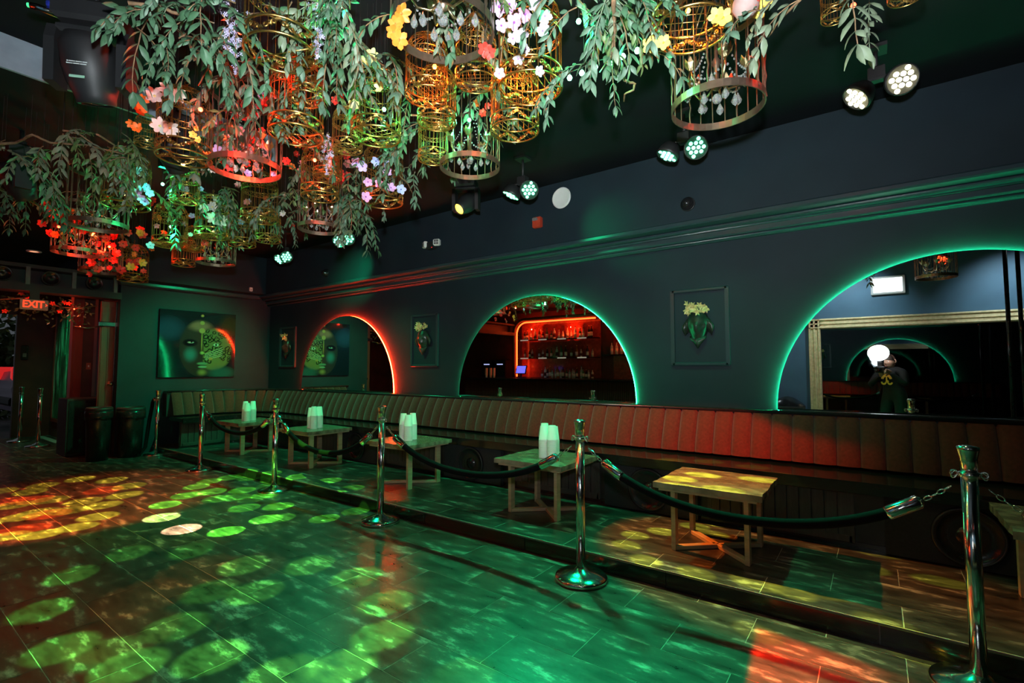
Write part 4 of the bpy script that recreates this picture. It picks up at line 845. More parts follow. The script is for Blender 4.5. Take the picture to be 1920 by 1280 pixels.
# orange chest print
m_or = mat('orange_print', (.95, .50, .06), .6, var=.1); em = MB()
def arcband(g, cx, cz, r0, r1, a0, a1, y):
    n = 14; P = [(cx + cos(a0 + (a1 - a0) * i / n) * r1, cz + sin(a0 + (a1 - a0) * i / n) * r1) for i in range(n + 1)] + [(cx + cos(a1 + (a0 - a1) * i / n) * r0, cz + sin(a1 + (a0 - a1) * i / n) * r0) for i in range(n + 1)]
    for i in range(n): g._add([(P[i][0], y, P[i][1]), (P[i + 1][0], y, P[i + 1][1]), (P[2 * n - i][0], y, P[2 * n - i][1]), (P[2 * n + 1 - i][0], y, P[2 * n + 1 - i][1])], [(0, 1, 2, 3)])
arcband(em, .0, 1.140, .045, .085, .1, pi * .96, 0); arcband(em, -.045, 1.10, .018, .045, pi * .95, pi * 2.0, 0); arcband(em, .050, 1.10, .018, .045, pi * .75, pi * 1.95, 0)
em.box((0, 0, 1.15), (.022, .002, .10)); em.lathe([(0, 0), (.018, 0.001)], 12, c=(0, 0, 1.108), M=Matrix.Rotation(pi / 2, 3, 'X')); em.obj('chest_print', m_or, ph, (0, -.245, 0))
ck = thing('photo_camera', 'black camera with glaring flash held by the photographer', 'camera', (0, 0, 0), YAW)
MB().box((0, -.135, 1.295), (.145, .07, .10), bev=.012).obj('camera_body', m_blk, ck); MB().box((0, -.14, 1.355), (.06, .05, .04), bev=.012).obj('prism_hump', m_blk, ck)
MB().lathe([(.030, -.105), (.036, -.10), (.038, -.04), (.040, -.035), (.034, -.034), (.030, -.05), (0, -.045)], 24, c=(0, 0, 1.30), M=Matrix.Rotation(-pi / 2, 3, 'X')).obj('lens', m_blkg, ck)
MB().box((0, -.14, 1.43), (.06, .05, .11), bev=.01).obj('flash_body', m_blk, ck); MB().box((0, -.135, 1.53), (.085, .08, .075), bev=.012).obj('flash_head', m_blk, ck)
MB().lathe([(.165, 0), (.16, .02), (.12, .034), (0, .04)], 28, c=(0, -.095, 1.555), M=Matrix(((1, 0, 0), (0, 0, 1), (0, .74, 0)))).obj('flash_glare_dome', mat('lit_flash_glare', (1, 1, 1), emit=(.95, .98, 1), es=14), ck)  # oversized glowing dome stands in for the glare around the flash
lamp('flash_light', 'SPOT', (-sin(YAW) * -.04, cos(YAW) * -.04, 1.56), P_FLASH, (.86, .95, 1), ck, (-.72, 1.0, 1.56 + 1.05), 126, 1, .04)
# bar person with bent arm, seen at the edge of the middle mirror
bp = thing('person', 'person with hand on hip by the bar, only an elbow showing', 'person', (-11.3, -1.75, 0), R(-30))
B = {'hip': ((0, 0, .95), (.15, .11)), 'waist': ((0, 0, 1.08), (.12, .10)), 'chest': ((0, .01, 1.27), (.15, .11)), 'sh': ((0, 0, 1.42), (.12, .08)), 'nk': ((0, .01, 1.50), .05), 'sL': ((-.18, 0, 1.40), .06), 'eL': ((-.24, .02, 1.12), .045), 'wL': ((-.25, .08, .90), .034), 'sR': ((.18, 0, 1.40), .06), 'uR': ((.26, -.02, 1.28), .05), 'hR': ((.09, 0, .88), .10), 'kR': ((.10, .03, .50), .07), 'aR': ((.11, -.02, .09), .048), 'tR': ((.12, .12, .04), .04), 'hL': ((-.09, 0, .88), .10), 'kL': ((-.10, .03, .50), .07), 'aL': ((-.11, -.02, .09), .048), 'tL': ((-.12, .12, .04), .04)}
skin_body('clothed_body', B, [('hip', 'waist'), ('waist', 'chest'), ('chest', 'sh'), ('sh', 'nk'), ('sh', 'sL'), ('sL', 'eL'), ('eL', 'wL'), ('sh', 'sR'), ('sR', 'uR'), ('hip', 'hR'), ('hR', 'kR'), ('kR', 'aR'), ('aR', 'tR'), ('hip', 'hL'), ('hL', 'kL'), ('kL', 'aL'), ('aL', 'tL')], m_cloth, bp)
skin_body('forearm', {'u': ((.255, -.02, 1.29), .043), 'e': ((.37, -.06, 1.13), .040), 'f': ((.27, .0, 1.05), .034), 'w': ((.19, .04, .99), .026)}, [('u', 'e'), ('e', 'f'), ('f', 'w')], m_skin, bp); hand(bp, (.19, .045, .985), (R(-30), 0, R(60)), 1, .5); hand(bp, (-.25, .085, .885), (R(-80), 0, 0), -1, .4)
MB().tube([(0, .01, 1.49), (0, .015, 1.58)], [.05, .046], 12).obj('neck', m_skin, bp); head(bp, (0, .03, 1.64))

# ================================================================== HANGING GARDEN: cages
def scroll(g, a0, wid, z0, h, flip, tr=.011, rad=.5):
    """one S-scroll with leaf, unrolled width wid (radians) and height h, wrapped on the cage"""
    P = []
    for i in range(22):
        t = i / 21
        if t < .5: k = t * 2; th = -2.6 * pi * (1 - k) + pi * .5; r = .05 + .19 * k; x = .28 + r * cos(th) * .8; y = .40 + r * sin(th)
        else: k = (1 - t) * 2; th = -2.6 * pi * (1 - k) + pi * 1.5; r = .05 + .19 * k; x = .72 + r * cos(th) * .8; y = .60 + r * sin(th)
        P.append((x, y))
    Q = []
    for x, y in P:
        y = 1 - y if flip else y; a = a0 + x * wid; Q.append((cos(a) * rad, sin(a) * rad, z0 + y * h))
    g.tube(Q, tr, 4, cap=False)
    for lx, ly in ((.5, .5), (.05, .85 if flip else .15), (.9, .2 if flip else .8)):
        a = a0 + lx * wid; d = wid * .13; z = z0 + ly * h
        g._add([(cos(a - d) * rad, sin(a - d) * rad, z), (cos(a) * (rad + .01), sin(a) * (rad + .01), z - h * .21), (cos(a + d) * rad, sin(a + d) * rad, z), (cos(a) * (rad + .01), sin(a) * (rad + .01), z + h * .21)], [(0, 1, 2, 3)])
def gold_parts():
    out = {}
    g = MB(); 
    for z in (0, .235): g.ring((0, 0, z), .5, .019, 36, 5)
    for i in range(13): scroll(g, 2 * pi * i / 13, 2 * pi / 13, .015, .205, i % 2, .0155)
    out['filigree_band'] = g.mesh('filigree_band', m_gold)
    g = MB()
    for i in range(26):
        a = 2 * pi * i / 26; g.tube([(cos(a) * .497, sin(a) * .497, .22), (cos(a) * .497, sin(a) * .497, 1.02)], .0065, 4, cap=False)
    out['bars'] = g.mesh('bars', m_gold)
    g = MB()
    for z in (.84, .98): g.ring((0, 0, z), .5, .011, 32, 4)
    for i in range(30):
        a = 2 * pi * i / 30; g.tube([(cos(a + .07 * cos(q)) * .5, sin(a + .07 * cos(q)) * .5, .91 + .05 * sin(q)) for q in [k * pi / 4 for k in range(8)]], .008, 3, closed=True)
    out['beaded_band'] = g.mesh('beaded_band', m_gold)
    g = MB(); dome = lambda t: (.5 * cos(t * pi / 2 * .96) ** .85, 1.02 + .46 * sin(t * pi / 2))
    for i in range(18):
        a = 2 * pi * i / 18; g.tube([(cos(a) * dome(t / 6)[0], sin(a) * dome(t / 6)[0], dome(t / 6)[1]) for t in range(7)], .0065, 4, cap=False)
    r1, z1 = dome(.30); r2, z2 = dome(.52)
    g.ring((0, 0, z1), r1, .010, 28, 4); g.ring((0, 0, z2), r2, .010, 24, 4)
    for i in range(20):
        a = 2 * pi * i / 20
        for k in (0, 1): g.tube([(cos(a) * r1, sin(a) * r1, z1), (cos(a + (.25 if k else -.25)) * (r1 + r2) / 2, sin(a + (.25 if k else -.25)) * (r1 + r2) / 2, (z1 + z2) / 2 + .02), (cos(a + .15) * r2, sin(a + .15) * r2, z2)], .009, 3, cap=False)
    out['dome'] = g.mesh('dome', m_gold)
    g = MB().lathe([(.07, 1.47), (.05, 1.49), (.02, 1.52), (.03, 1.55), (0, 1.58)], 12); g.ring((0, 0, 1.61), .04, .009, 14, 4, axis='Y'); out['finial'] = g.mesh('finial', m_gold)
    bot = {}
    g = MB()
    for i in range(9):
        x = (i - 4) * .105; y = (max(0, .25 - x * x)) ** .5; g.tube([(x, -y, .012), (x, y, .012)], .0085, 4)
    bot['grid'] = g.mesh('floor_grid', m_gold)
    g = MB(); g.tube([(-.5, 0, .0), (.5, 0, .0)], .012, 4); bot['open'] = g.mesh('floor_bar', m_gold)
    g = MB()
    for i in range(7):
        x = (i - 3) * .14; y = (max(0, .25 - x * x)) ** .5; g.tube([(x, -y, .01), (x, y, .01)], .006, 4); g.tube([(-y, x, .016), (y, x, .016)], .006, 4)
    bot['lattice'] = g.mesh('floor_lattice', m_gold); return out, bot
GP, GBOT = gold_parts()
def drop(h, r): return MB().lathe([(0, 0), (r, -h * .62), (r * .75, -h * .80), (0, -h)][::-1], 6, sm=False).mesh('crystal_drop', m_crystal)
def chand_parts():
    o = {}
    o['lower_band'] = MB().band(.5, 0, .085, .012, 40).mesh('lower_band', m_bronze); o['upper_band'] = MB().band(.5, 1.12, 1.19, .012, 40).mesh('upper_band', m_bronze)
    g = MB()
    for i in range(22):
        a = 2 * pi * i / 22; P = [(cos(a) * .494, sin(a) * .494, .04 + 1.1 * k / 14) for k in range(15)]
        if i % 4 == 0: P = [(p[0] + .008 * cos(k * 2.1), p[1] + .008 * sin(k * 2.1), p[2]) for k, p in enumerate(P)]; g.tube(P, .010, 4, cap=False)
        else: g.tube([P[0], P[-1]], .0072, 4, cap=False)
    o['bars'] = g.mesh('bars', m_bronze)
    g = MB()
    for i in range(6):
        a = 2 * pi * i / 6; g.tube([(cos(a) * .49 * c, sin(a) * .49 * c, z) for c, z in ((1, 1.17), (.92, 1.30), (.6, 1.42), (.2, 1.47), (0, 1.5))], .009, 4, cap=False)
    g.ring((0, 0, 1.53), .035, .009, 14, 4, axis='Y'); o['top_arms'] = g.mesh('top_arms', m_bronze)
    o['stem'] = MB().lathe([(0, .22), (.05, .25), (.06, .30), (.025, .34), (.03, .5), (.055, .56), (.02, .62), (.018, .9), (.04, .95), (.015, 1.0), (.008, 1.49), (0, 1.5)], 12).mesh('stem', m_bronze)
    g = MB()
    for i in range(5):
        a = 2 * pi * i / 5; P = [(.03, .30), (.12, .22), (.24, .24), (.31, .34), (.32, .42)]
        g.tube([(cos(a) * r, sin(a) * r, z) for r, z in P], .013, 5); c = (cos(a) * .32, sin(a) * .32, .42)
        for k in range(8):
            b = 2 * pi * k / 8; u = Vector((cos(b), sin(b), 0)); v = Vector((-sin(b), cos(b), 0)) * .03; C = Vector(c); g._add([C + u * .015 - v * .5, C + u * .07 + Vector((0, 0, .07)) - v, C + u * .085 + Vector((0, 0, .13)), C + u * .07 + Vector((0, 0, .07)) + v, C + u * .015 + v * .5], [(0, 1, 2, 3, 4)])
        g.lathe([(.016, 0), (.016, .16), (0, .17)], 8, c=c)
    o['arms'] = g.mesh('arms', mat('pale_antique_gold', (.55, .42, .24), .3, 1, var=.2))
    g = MB()
    def bead(p, r): g.lathe([(0, -r), (r * .8, -r * .5), (r * .8, r * .5), (0, r)], 6, c=p, sm=False)
    for i in range(5):
        a = 2 * pi * i / 5; b = 2 * pi * (i + 1) / 5; A = Vector((cos(a) * .32, sin(a) * .32, .40)); B_ = Vector((cos(b) * .32, sin(b) * .32, .40)); T_ = Vector((cos(a) * .06, sin(a) * .06, .95))
        for k in range(1, 10):
            t = k / 10; p = A.lerp(B_, t); p.z -= .14 * 4 * t * (1 - t); bead(p, .016)
        for k in range(1, 14):
            t = k / 14; p = A.lerp(T_, t); p.z -= .12 * 4 * t * (1 - t); bead(p, .015)
    o['bead_strings'] = g.mesh('bead_strings', m_crystal)
    return o
CP = chand_parts(); CD1 = drop(.16, .042); CD2 = MB().lathe([(0, -.055), (.035, -.045), (.055, -.015), (.055, .015), (.035, .045), (0, .055)], 9, sm=False).mesh('crystal_ball', m_crystal)
CG = []
def wire(parent, z0, z1, r): return MB().tube([(0, 0, z0), (0, 0, z1)], r, 4, cap=False).obj('hanging_wire', m_blk, parent)
def ceil_at(p): return ZL if p[0] < -4.2 and p[1] < YD else ZC
def cage(u, v, wpx, kind, z, lab, rz=0):
    p = atz(u, v, z); d = fwd(p - CAM); D = wpx * d / F
    if kind == 'chand_at': p = Vector((u, v, z)); D = wpx; kind = 'chand'
    nm = 'chandelier_cage' if kind == 'chand' else 'bird_cage'
    t = thing(nm, lab, 'chandelier' if kind == 'chand' else 'bird cage', tuple(p), rz, 'bronze chandelier cages' if kind == 'chand' else 'gold bird cages', D)
    if kind == 'chand':
        for k, m in CP.items(): ob(k, m, t)
        for i in range(10):
            a = 2 * pi * (i + .3) / 10; r = .32 if i % 2 else .19; ob('crystal_drop', CD1, t, (cos(a) * r, sin(a) * r, (.28 if i % 2 else .18)))
        ob('crystal_ball', CD2, t, (0, 0, .13)); top = 1.55
    else:
        for k, m in GP.items(): ob(k, m, t)
        b = GBOT[kind]; ob(b.name.split('.')[0], b, t); top = 1.64
    zc = (ceil_at(p) - z) / D
    if zc > top: wire(t, top - .02, zc, .006)
    CG.append((u, v, d, D, p)); return t
CL = [  # u, v, ring width px, kind, z of rim, label, turn
 (527, 100, 130, 'open', 2.72, 'large open gold bird cage with one cross bar, upper left', .4),
 (555, 253, 97, 'grid', 2.66, 'gold bird cage with barred floor right of the red chandelier', .5),
 (574, 186, 66, 'open', 2.78, 'small gold bird cage half hidden by leaves under the open one', .2),
 (460, 320, 127, 'chand', 2.58, 'bronze chandelier cage glowing red in the middle left', .2),
 (345, 296, 92, 'open', 2.60, 'gold bird cage topped by white blossoms, left of the red chandelier', .9),
 (705, 256, 92, 'lattice', 2.64, 'green-lit gold bird cage with yellow blossoms on its dome', .3),
 (651, 280, 55, 'lattice', 2.62, 'small gold bird cage tucked left of the green-lit one', .3),
 (830, 62, 201, 'chand', 2.74, 'largest bronze chandelier cage at the top centre', .1),
 (800, 181, 81, 'grid', 2.72, 'orange-lit gold bird cage hanging below the top chandelier', .2),
 (892, 154, 78, 'lattice', 2.74, 'orange-lit gold bird cage left of the purple pansies', .6),
 (994, 166, 122, 'grid', 2.68, 'orange-lit gold bird cage covered with purple pansies', .2),
 (965, 246, 92, 'grid', 2.60, 'gold bird cage hanging lowest below the pansy cage', .1),
 (819, 229, 73, 'lattice', 2.68, 'green-lit gold bird cage under the orange-lit one', .7),
 (812, 299, 56, 'lattice', 2.60, 'small gold bird cage left of the green crystal chandelier', .2),
 (881, 316, 115, 'chand', 2.56, 'bronze chandelier cage full of green-lit crystals, centre', .3),
 (1296, 57, 146, 'lattice', 2.80, 'large gold bird cage at the top right with yellow flowers', .5),
 (1345, 206, 169, 'chand', 2.58, 'big bronze chandelier cage hanging alone at the right', .2),
 (1565, 34, 46, 'open', 2.78, 'tiny gold bird cage behind pale leaves at the far right top', .2),
 (1700, -6, 60, 'grid', 2.80, 'orange gold bird cage cut off by the top edge at right', .2),
 (183, 426, 94, 'chand', 2.54, 'bronze chandelier cage above the red flowers on the left', .2),
 (236, 386, 75, 'open', 2.62, 'gold bird cage left of the blue and violet pansies', .4),
 (147, 476, 80, 'chand', 2.46, 'bronze chandelier cage hanging farthest left', .5),
 (188, 510, 65, 'chand', 2.46, 'red-lit bronze chandelier cage lowest on the left', .1),
 (249, 526, 47, 'open', 2.46, 'lowest small gold bird cage at the left, green and red lit', .2),
 (318, 460, 56, 'lattice', 2.50, 'green-lit domed bird cage left of the white blossoms', .3),
 (363, 470, 32, 'lattice', 2.54, 'tiny green-lit bird cage right of the green dome', .3),
 (344, 497, 38, 'open', 2.46, 'tiny gold bird cage under the green dome', .1),
 (346, 378, 48, 'lattice', 2.60, 'small gold bird cage with red roses on its right', .8),
 (397, 444, 55, 'lattice', 2.54, 'gold bird cage with large white blossoms on its dome', .2),
 (405, 494, 66, 'chand', 2.46, 'bare bronze chandelier cage hanging lowest in the middle left', .2),
 (454, 460, 46, 'open', 2.52, 'small gold bird cage with white and blue flowers', .2),
 (486, 412, 63, 'grid', 2.56, 'gold bird cage with barred floor under the red chandelier', 1.2),
 (502, 452, 43, 'grid', 2.50, 'small gold bird cage with pink flowers', 1.2),
 (600, 369, 68, 'grid', 2.58, 'red-lit gold bird cage with barred floor, centre left', 1.0),
 (614, 332, 52, 'lattice', 2.66, 'small gold bird cage above the red-lit barred one', .4),
 (600, 431, 80, 'chand', 2.48, 'dark bronze chandelier cage over the green par light', .3),
 (717, 379, 75, 'open', 2.56, 'gold bird cage covered in blue and lilac pansies', .2),
 (275, 272, 40, 'open', 2.70, 'small gold bird cage behind the orange blossoms', .2),
]
for c in CL: cage(*c)
cage(.73, .58, .46, 'chand_at', 2.56, 'small bright chandelier cage seen only in the right mirror', .3)

# ================================================================== foliage
rf = random.Random(77)
def leaf_mesh(i, s=1):
    L_, W_ = .068 * s, .0125 * s; m = m_leaf[i]
    P = [(0, 0, 0), (.25, .75, .003), (.5, 1, .002), (.78, .6, -.004), (1, 0, -.012)]
    vs = []; 
    for t, w_, z in P: vs += [(w_ * W_, t * L_, z * s * 1.2 - .003 * w_), (0, t * L_, z * s * 1.2 + .002), (-w_ * W_, t * L_, z * s * 1.2 - .003 * w_)]
    fs = []
    for k in range(4): a = k * 3; fs += [(a, a + 3, a + 4, a + 1), (a + 1, a + 4, a + 5, a + 2)]
    return MB()._add(vs, fs, 0, True).mesh('leaf', m)
LM = [leaf_mesh(i) for i in range(4)]
def spray_shape(seed, n=7, Ln=.30):
    q = random.Random(seed); st = [Vector((0, 0, 0))]; d = Vector((q.uniform(.3, .9), 0, q.uniform(-.2, .25))).normalized(); L_ = []
    step = Ln / n
    for i in range(n):
        d = (d + Vector((q.uniform(-.12, .12), q.uniform(-.2, .2), -.34))).normalized(); p = st[-1] + d * step; st.append(p)
        for sd in (-1, 1):
            side = d.cross(Vector((0, 0, 1)));  side = side.normalized() if side.length > .05 else Vector((0, 1, 0))
            if q.random() < .4: side = (Matrix.Rotation(q.uniform(-1.3, 1.3), 3, d) @ side)
            yd = (d * .75 + side * sd * .85 + Vector((0, 0, -.25))).normalized(); xd = yd.cross(Vector((0, 0, 1))).normalized(); zd = xd.cross(yd)
            M = Matrix((xd, yd, zd)).transposed() @ Matrix.Rotation(q.uniform(-.7, .7), 3, 'Y'); L_.append((p.copy(), M, q.uniform(.75, 1.2)))
    yd = d; xd = yd.orthogonal().normalized(); L_.append((st[-1], Matrix((xd, yd, xd.cross(yd))).transposed(), 1.0)); return st, L_
SH = [spray_shape(s, n, l) for s, n, l in ((1, 7, .30), (2, 6, .26), (3, 9, .40), (4, 7, .34), (5, 5, .20), (6, 8, .36))]
STM = [MB().tube(st, [.0035 * (1 - .6 * i / len(st)) for i in range(len(st))], 4).mesh('stem', m_bark) for st, _ in SH]
STG = [MB().tube(st, [.003 * (1 - .6 * i / len(st)) for i in range(len(st))], 4).mesh('stem', m_leaf[2]) for st, _ in SH]
JM = {}
def joined(si, li):
    if (si, li) not in JM:
        g = MB(); base = LM[li]
        for p, M, s_ in SH[si][1]: g._add([p + M @ (Vector(v.co) * s_) for v in base.vertices], [tuple(f.vertices) for f in base.polygons], 0, True)
        JM[(si, li)] = g.mesh('leaves', m_leaf[li])
    return JM[(si, li)]
nsp = 0
def spray(u, v, z, lab, grp, big=True, rz=None, li=None, si=None, sc=1.0):
    global nsp
    p = atz(u, v, z); z_c = ceil_at(p); si = rf.randrange(6) if si is None else si; li = rf.choice((0, 0, 1, 1, 2, 3)) if li is None else li; rz = rf.uniform(0, 2 * pi) if rz is None else rz
    t = thing('leaf_spray', lab, 'foliage', tuple(p), rz, grp, sc); ob('stem', (STM if nsp % 3 else STG)[si], t)
    if big:
        for q, M, s_ in SH[si][1]:
            o = ob('leaf', LM[li], t); o.location = q; o.rotation_euler = M.to_euler(); o.scale = (s_,) * 3
    else:
        o = ob('leaves', joined(si, li), t); o['kind'] = 'stuff'
    wire(t, 0, (z_c - z) / sc, .0015); nsp += 1
REG = [  # u0,v0,u1,v1,count,z0,z1,place,big,leaf
 (255, -20, 450, 90, 22, 2.76, 2.95, 'at the upper left beside the big moving head', 1, (0, 1, 1, 0)),
 (470, -40, 640, 30, 9, 2.98, 3.1, 'behind the open gold cage', 0, (0, 1, 0, 3)),
 (600, -30, 660, 70, 12, 2.86, 3.0, 'hanging between the open cage and the top chandelier', 1, (0, 0, 1, 2)),
 (660, -40, 960, 30, 10, 3.0, 3.12, 'above the top centre cages', 0, (0, 1, 3, 2)),
 (1045, -40, 1200, 30, 16, 2.80, 2.98, 'right of the pansy cage', 1, (0, 0, 1, 3)),
 (1140, -40, 1225, 20, 6, 2.80, 2.95, 'left of the top right gold cage', 1, (1, 2, 1, 2)),
 (0, 245, 255, 300, 24, 2.74, 2.88, 'on the bare branch at the left', 0, (2, 2, 1, 3)),
 (-20, 330, 120, 400, 16, 2.70, 2.86, 'in the dark at the far left', 0, (0, 0, 1, 0)),
 (490, 110, 640, 170, 10, 2.92, 3.02, 'around the small hidden cage', 0, (3, 0, 3, 1)),
 (640, 90, 780, 160, 9, 2.98, 3.1, 'behind the green-lit cage', 0, (0, 1, 0, 0)),
 (745, 230, 815, 310, 10, 2.78, 2.92, 'drooping left of the green crystal chandelier', 0, (0, 1, 0, 1)),
 (270, 200, 560, 340, 16, 2.86, 3.0, 'between the red chandelier and the left cages', 0, (0, 3, 1, 0)),
 (140, 350, 420, 440, 15, 2.76, 2.92, 'among the left cages', 0, (0, 3, 1, 0)),
 (640, 360, 710, 410, 8, 2.62, 2.76, 'above the dark bronze chandelier', 0, (0, 1, 0, 1)),
 (500, 360, 570, 420, 7, 2.70, 2.84, 'behind the small barred cages', 0, (0, 1)),
 (860, 150, 960, 210, 6, 2.95, 3.05, 'behind the low gold cage', 0, (0, 1)),
 (520, 260, 660, 360, 16, 2.84, 3.0, 'in the shade behind the red-lit barred cage', 0, (0, 1, 3)),
 (660, 290, 790, 360, 12, 2.74, 2.9, 'around the lilac pansy cage', 0, (0, 1)),
 (400, 330, 520, 410, 12, 2.78, 2.92, 'under the red chandelier', 0, (0, 3, 1)),
 (380, 90, 520, 160, 10, 2.94, 3.06, 'above the red chandelier', 0, (0, 1)),
]
for u0, v0, u1, v1, n, z0, z1, place, big, lv in REG:
    for i in range(n): spray(rf.uniform(u0, u1), rf.uniform(v0, v1), rf.uniform(z0, z1), 'green leaf spray ' + place, 'leaf sprays ' + place, big, li=rf.choice(lv), sc=rf.uniform(.8, 1.15))
for u, v, z, lab, li, si, rz, sc in ((1095, 120, 2.70, 'leaf spray dangling below the green bulb string', 1, 2, 4.0, .9), (1150, 110, 2.72, 'short leaf spray hanging left of the twisted twig', 1, 0, 2.2, .8), (1215, 95, 2.74, 'leaf spray reaching out right of the last green bulb', 1, 4, .6, 1.0), (1045, 170, 2.66, 'leaf spray hanging right of the pansy cage rim', 1, 1, 5.0, .9),
     (1528, -8, 2.72, 'pale leaf spray hanging at the right top', 2, 0, 3.4, 1.0), (1605, -25, 2.74, 'red-lit pale leaf spray beside the tiny gold cage', 2, 2, 4.6, 1.15), (1630, 5, 2.74, 'drooping tip spray under the red-lit leaves', 2, 3, 4.9, .9), (1480, -10, 2.76, 'thin leaf spray between the big cage and pale leaves', 2, 1, 3.9, .8), (1430, 20, 2.70, 'leaf spray to the right of the lone chandelier cage', 1, 4, 3.9, 1.0)):
    spray(u, v, z, lab, 'single leaf sprays at the right', True, rz, li, si, sc)

# ================================================================== flowers
FC = {'pansy_purple': ((.62, .34, .60), (.25, .07, .35), 5), 'pansy_blue': ((.42, .46, .85), (.10, .10, .35), 5), 'pansy_white': ((.50, .43, .50), (.35, .15, .40), 5), 'white': ((.66, .61, .56), (.7, .6, .2), 7), 'red': ((.75, .035, .022), (.15, .02, .01), 6), 'orange': ((.85, .18, .02), (.4, .15, .02), 6), 'yellow': ((.80, .66, .12), (.5, .35, .03), 5), 'pink': ((.78, .25, .28), (.5, .3, .1), 6), 'lime': ((.70, .74, .28), (.5, .5, .1), 6), 'lilac': ((.50, .45, .68), (.3, .2, .4), 5)}
FM = {}
def petal_mesh(kind):
    if kind in FM: return FM[kind]
    c1, c2, n = FC[kind]; m = mat('petal_' + kind, c1, .5, var=.15, scale=40); mc = mat('centre_' + kind, c2, .6)
    def f(u, v): 
        w_ = .62 * sin(pi / n) * max(.03, 1 - ((v - .56) / .45) ** 2) ** .5; x = (u - .5) * 2 * w_; return (x, v * (1 - .04 * (2 * u - 1) ** 2), .18 * v * v - .10 * abs(x) * v + .05 * sin(6 * u) * v)
    pet = MB().grid(f, 4, 7).mesh('petal', m); ce = MB().lathe([(.15, 0), (.14, .06), (.07, .12), (0, .14)], 8).mesh('flower_centre', mc)
    g = MB(); vs = [Vector(v.co) for v in pet.vertices]; fs = [tuple(p.vertices) for p in pet.polygons]
    for k in range(n): M = Matrix.Rotation(2 * pi * k / n, 3, 'Z') @ Matrix.Rotation(.25 + .12 * (k % 2), 3, 'X'); g._add([M @ v for v in vs], fs, 0, True)
    g._add([v.co for v in ce.vertices], [tuple(p.vertices) for p in ce.polygons], 1, True); FM[kind] = (pet, ce, g.mesh('blossom', [m, mc]), n); return FM[kind]
nf = 0
def flower(u, v, depth, kind, r, lab, grp, parts=False):
    global nf
    rr = ray(u, v); p = CAM + rr * (depth / fwd(rr)); pet, ce, jm, n = petal_mesh(kind)
    d = (CAM - p).normalized(); d = (d + Vector((rf.uniform(-.5, .5), rf.uniform(-.5, .5), rf.uniform(-.35, .35)))).normalized()
    if p.z > ceil_at(p) - .05: p.z = ceil_at(p) - .05
    t = tag(ob('flower', None if parts else jm, None, tuple(p)), lab, 'flower', grp); t.rotation_mode = 'QUATERNION'; t.rotation_quaternion = d.to_track_quat('Z', 'Y') @ Quaternion((0, 0, 1), rf.uniform(0, 6)); t.scale = (r,) * 3
    if parts:
        for k in range(n): o = ob('petal', pet, t); o.rotation_euler = (Matrix.Rotation(2 * pi * k / n, 3, 'Z') @ Matrix.Rotation(.2 + .15 * (k % 2), 3, 'X')).to_euler()
        ob('flower_centre', ce, t)
    # thin support wire up to the ceiling
    up = t.rotation_quaternion.inverted() @ Vector((0, 0, (ceil_at(p) - p.z) / r)); MB().tube([(0, 0, -.05), tuple(up)], .0011 / r, 3, cap=False).obj('support_wire', m_blk, t); nf += 1
def on_cage(ci, lst, kind, r, lab, parts=True):
    c = CG[ci]
    for u, v in lst: flower(u, v, c[2] - c[3] * .52, kind, r * rf.uniform(.85, 1.15), lab, lab, parts)
on_cage(10, [(955, 8), (985, 26), (964, 42), (940, 48), (1003, -4), (936, 12)], 'pansy_purple', .040, 'purple-pink pansy at the top of the pansy cage')
on_cage(10, [(1002, 10), (1022, 30), (978, 66), (962, 72), (985, 92), (1018, 58), (972, 110)], 'pansy_white', .034, 'pale lilac pansy trailing down the pansy cage')
on_cage(10, [(936, 138), (1010, 134)], 'pansy_white', .027, 'small white pansy on the rim of the pansy cage')
on_cage(5, [(687, 112), (698, 105), (713, 163), (664, 197)], 'lime', .040, 'lime-yellow blossom on the green-lit cage')
on_cage(4, [(290, 180), (314, 168), (332, 176), (300, 236), (318, 240)], 'white', .052, 'large white blossom on the cage left of the red chandelier')
on_cage(4, [(266, 186), (262, 206), (257, 240), (247, 232)], 'orange', .036, 'orange blossom beside the white blossoms at left')
on_cage(4, [(366, 240), (384, 244), (362, 252), (372, 262)], 'yellow', .022, 'small yellow flower between white blossoms and red chandelier')
on_cage(36, [(680, 312), (668, 305), (705, 302), (722, 305), (752, 355)], 'pansy_blue', .040, 'light blue pansy on the lilac pansy cage')
on_cage(36, [(690, 341), (712, 344), (733, 352), (726, 322), (686, 369)], 'pansy_purple', .038, 'mauve pansy on the lilac pansy cage')
on_cage(20, [(262, 322), (258, 345), (268, 352), (256, 362), (266, 372)], 'pansy_purple', .040, 'violet pansy beside the left gold cage')
on_cage(20, [(275, 350), (280, 362), (272, 378)], 'pansy_blue', .036, 'blue pansy beside the left gold cage')
on_cage(28, [(384, 392), (398, 388), (413, 413), (400, 408)], 'white', .060, 'large white blossom on the domed gold cage')
on_cage(15, [(1344, 30), (1356, 33), (1244, 80), (1220, 84)], 'yellow', .036, 'yellow flower in the top right gold cage')
on_cage(16, [(1432, 12), (1424, 26), (1438, 2)], 'yellow', .034, 'yellow flower above the lone chandelier cage')
on_cage(7, [(742, 45), (748, 75), (738, 60), (752, 25)], 'orange', .036, 'orange bloom left inside the top chandelier')
on_cage(7, [(908, 92), (918, 98)], 'red', .030, 'red bloom at the right of the top chandelier')
def scatter(u0, v0, u1, v1, n, kinds, rng, r0, r1, lab):
    for i in range(n):
        k = rf.choice(kinds); flower(rf.uniform(u0, u1), rf.uniform(v0, v1), rf.uniform(*rng), k, rf.uniform(r0, r1), '%s flower %s' % (k.split('_')[0], lab), 'flowers ' + lab)
scatter(398, 172, 535, 330, 46, ('red', 'red', 'pink', 'white', 'red', 'pansy_purple'), (CG[3][2] - .05, CG[3][2] + .45), .022, .038, 'in the red chandelier cage')
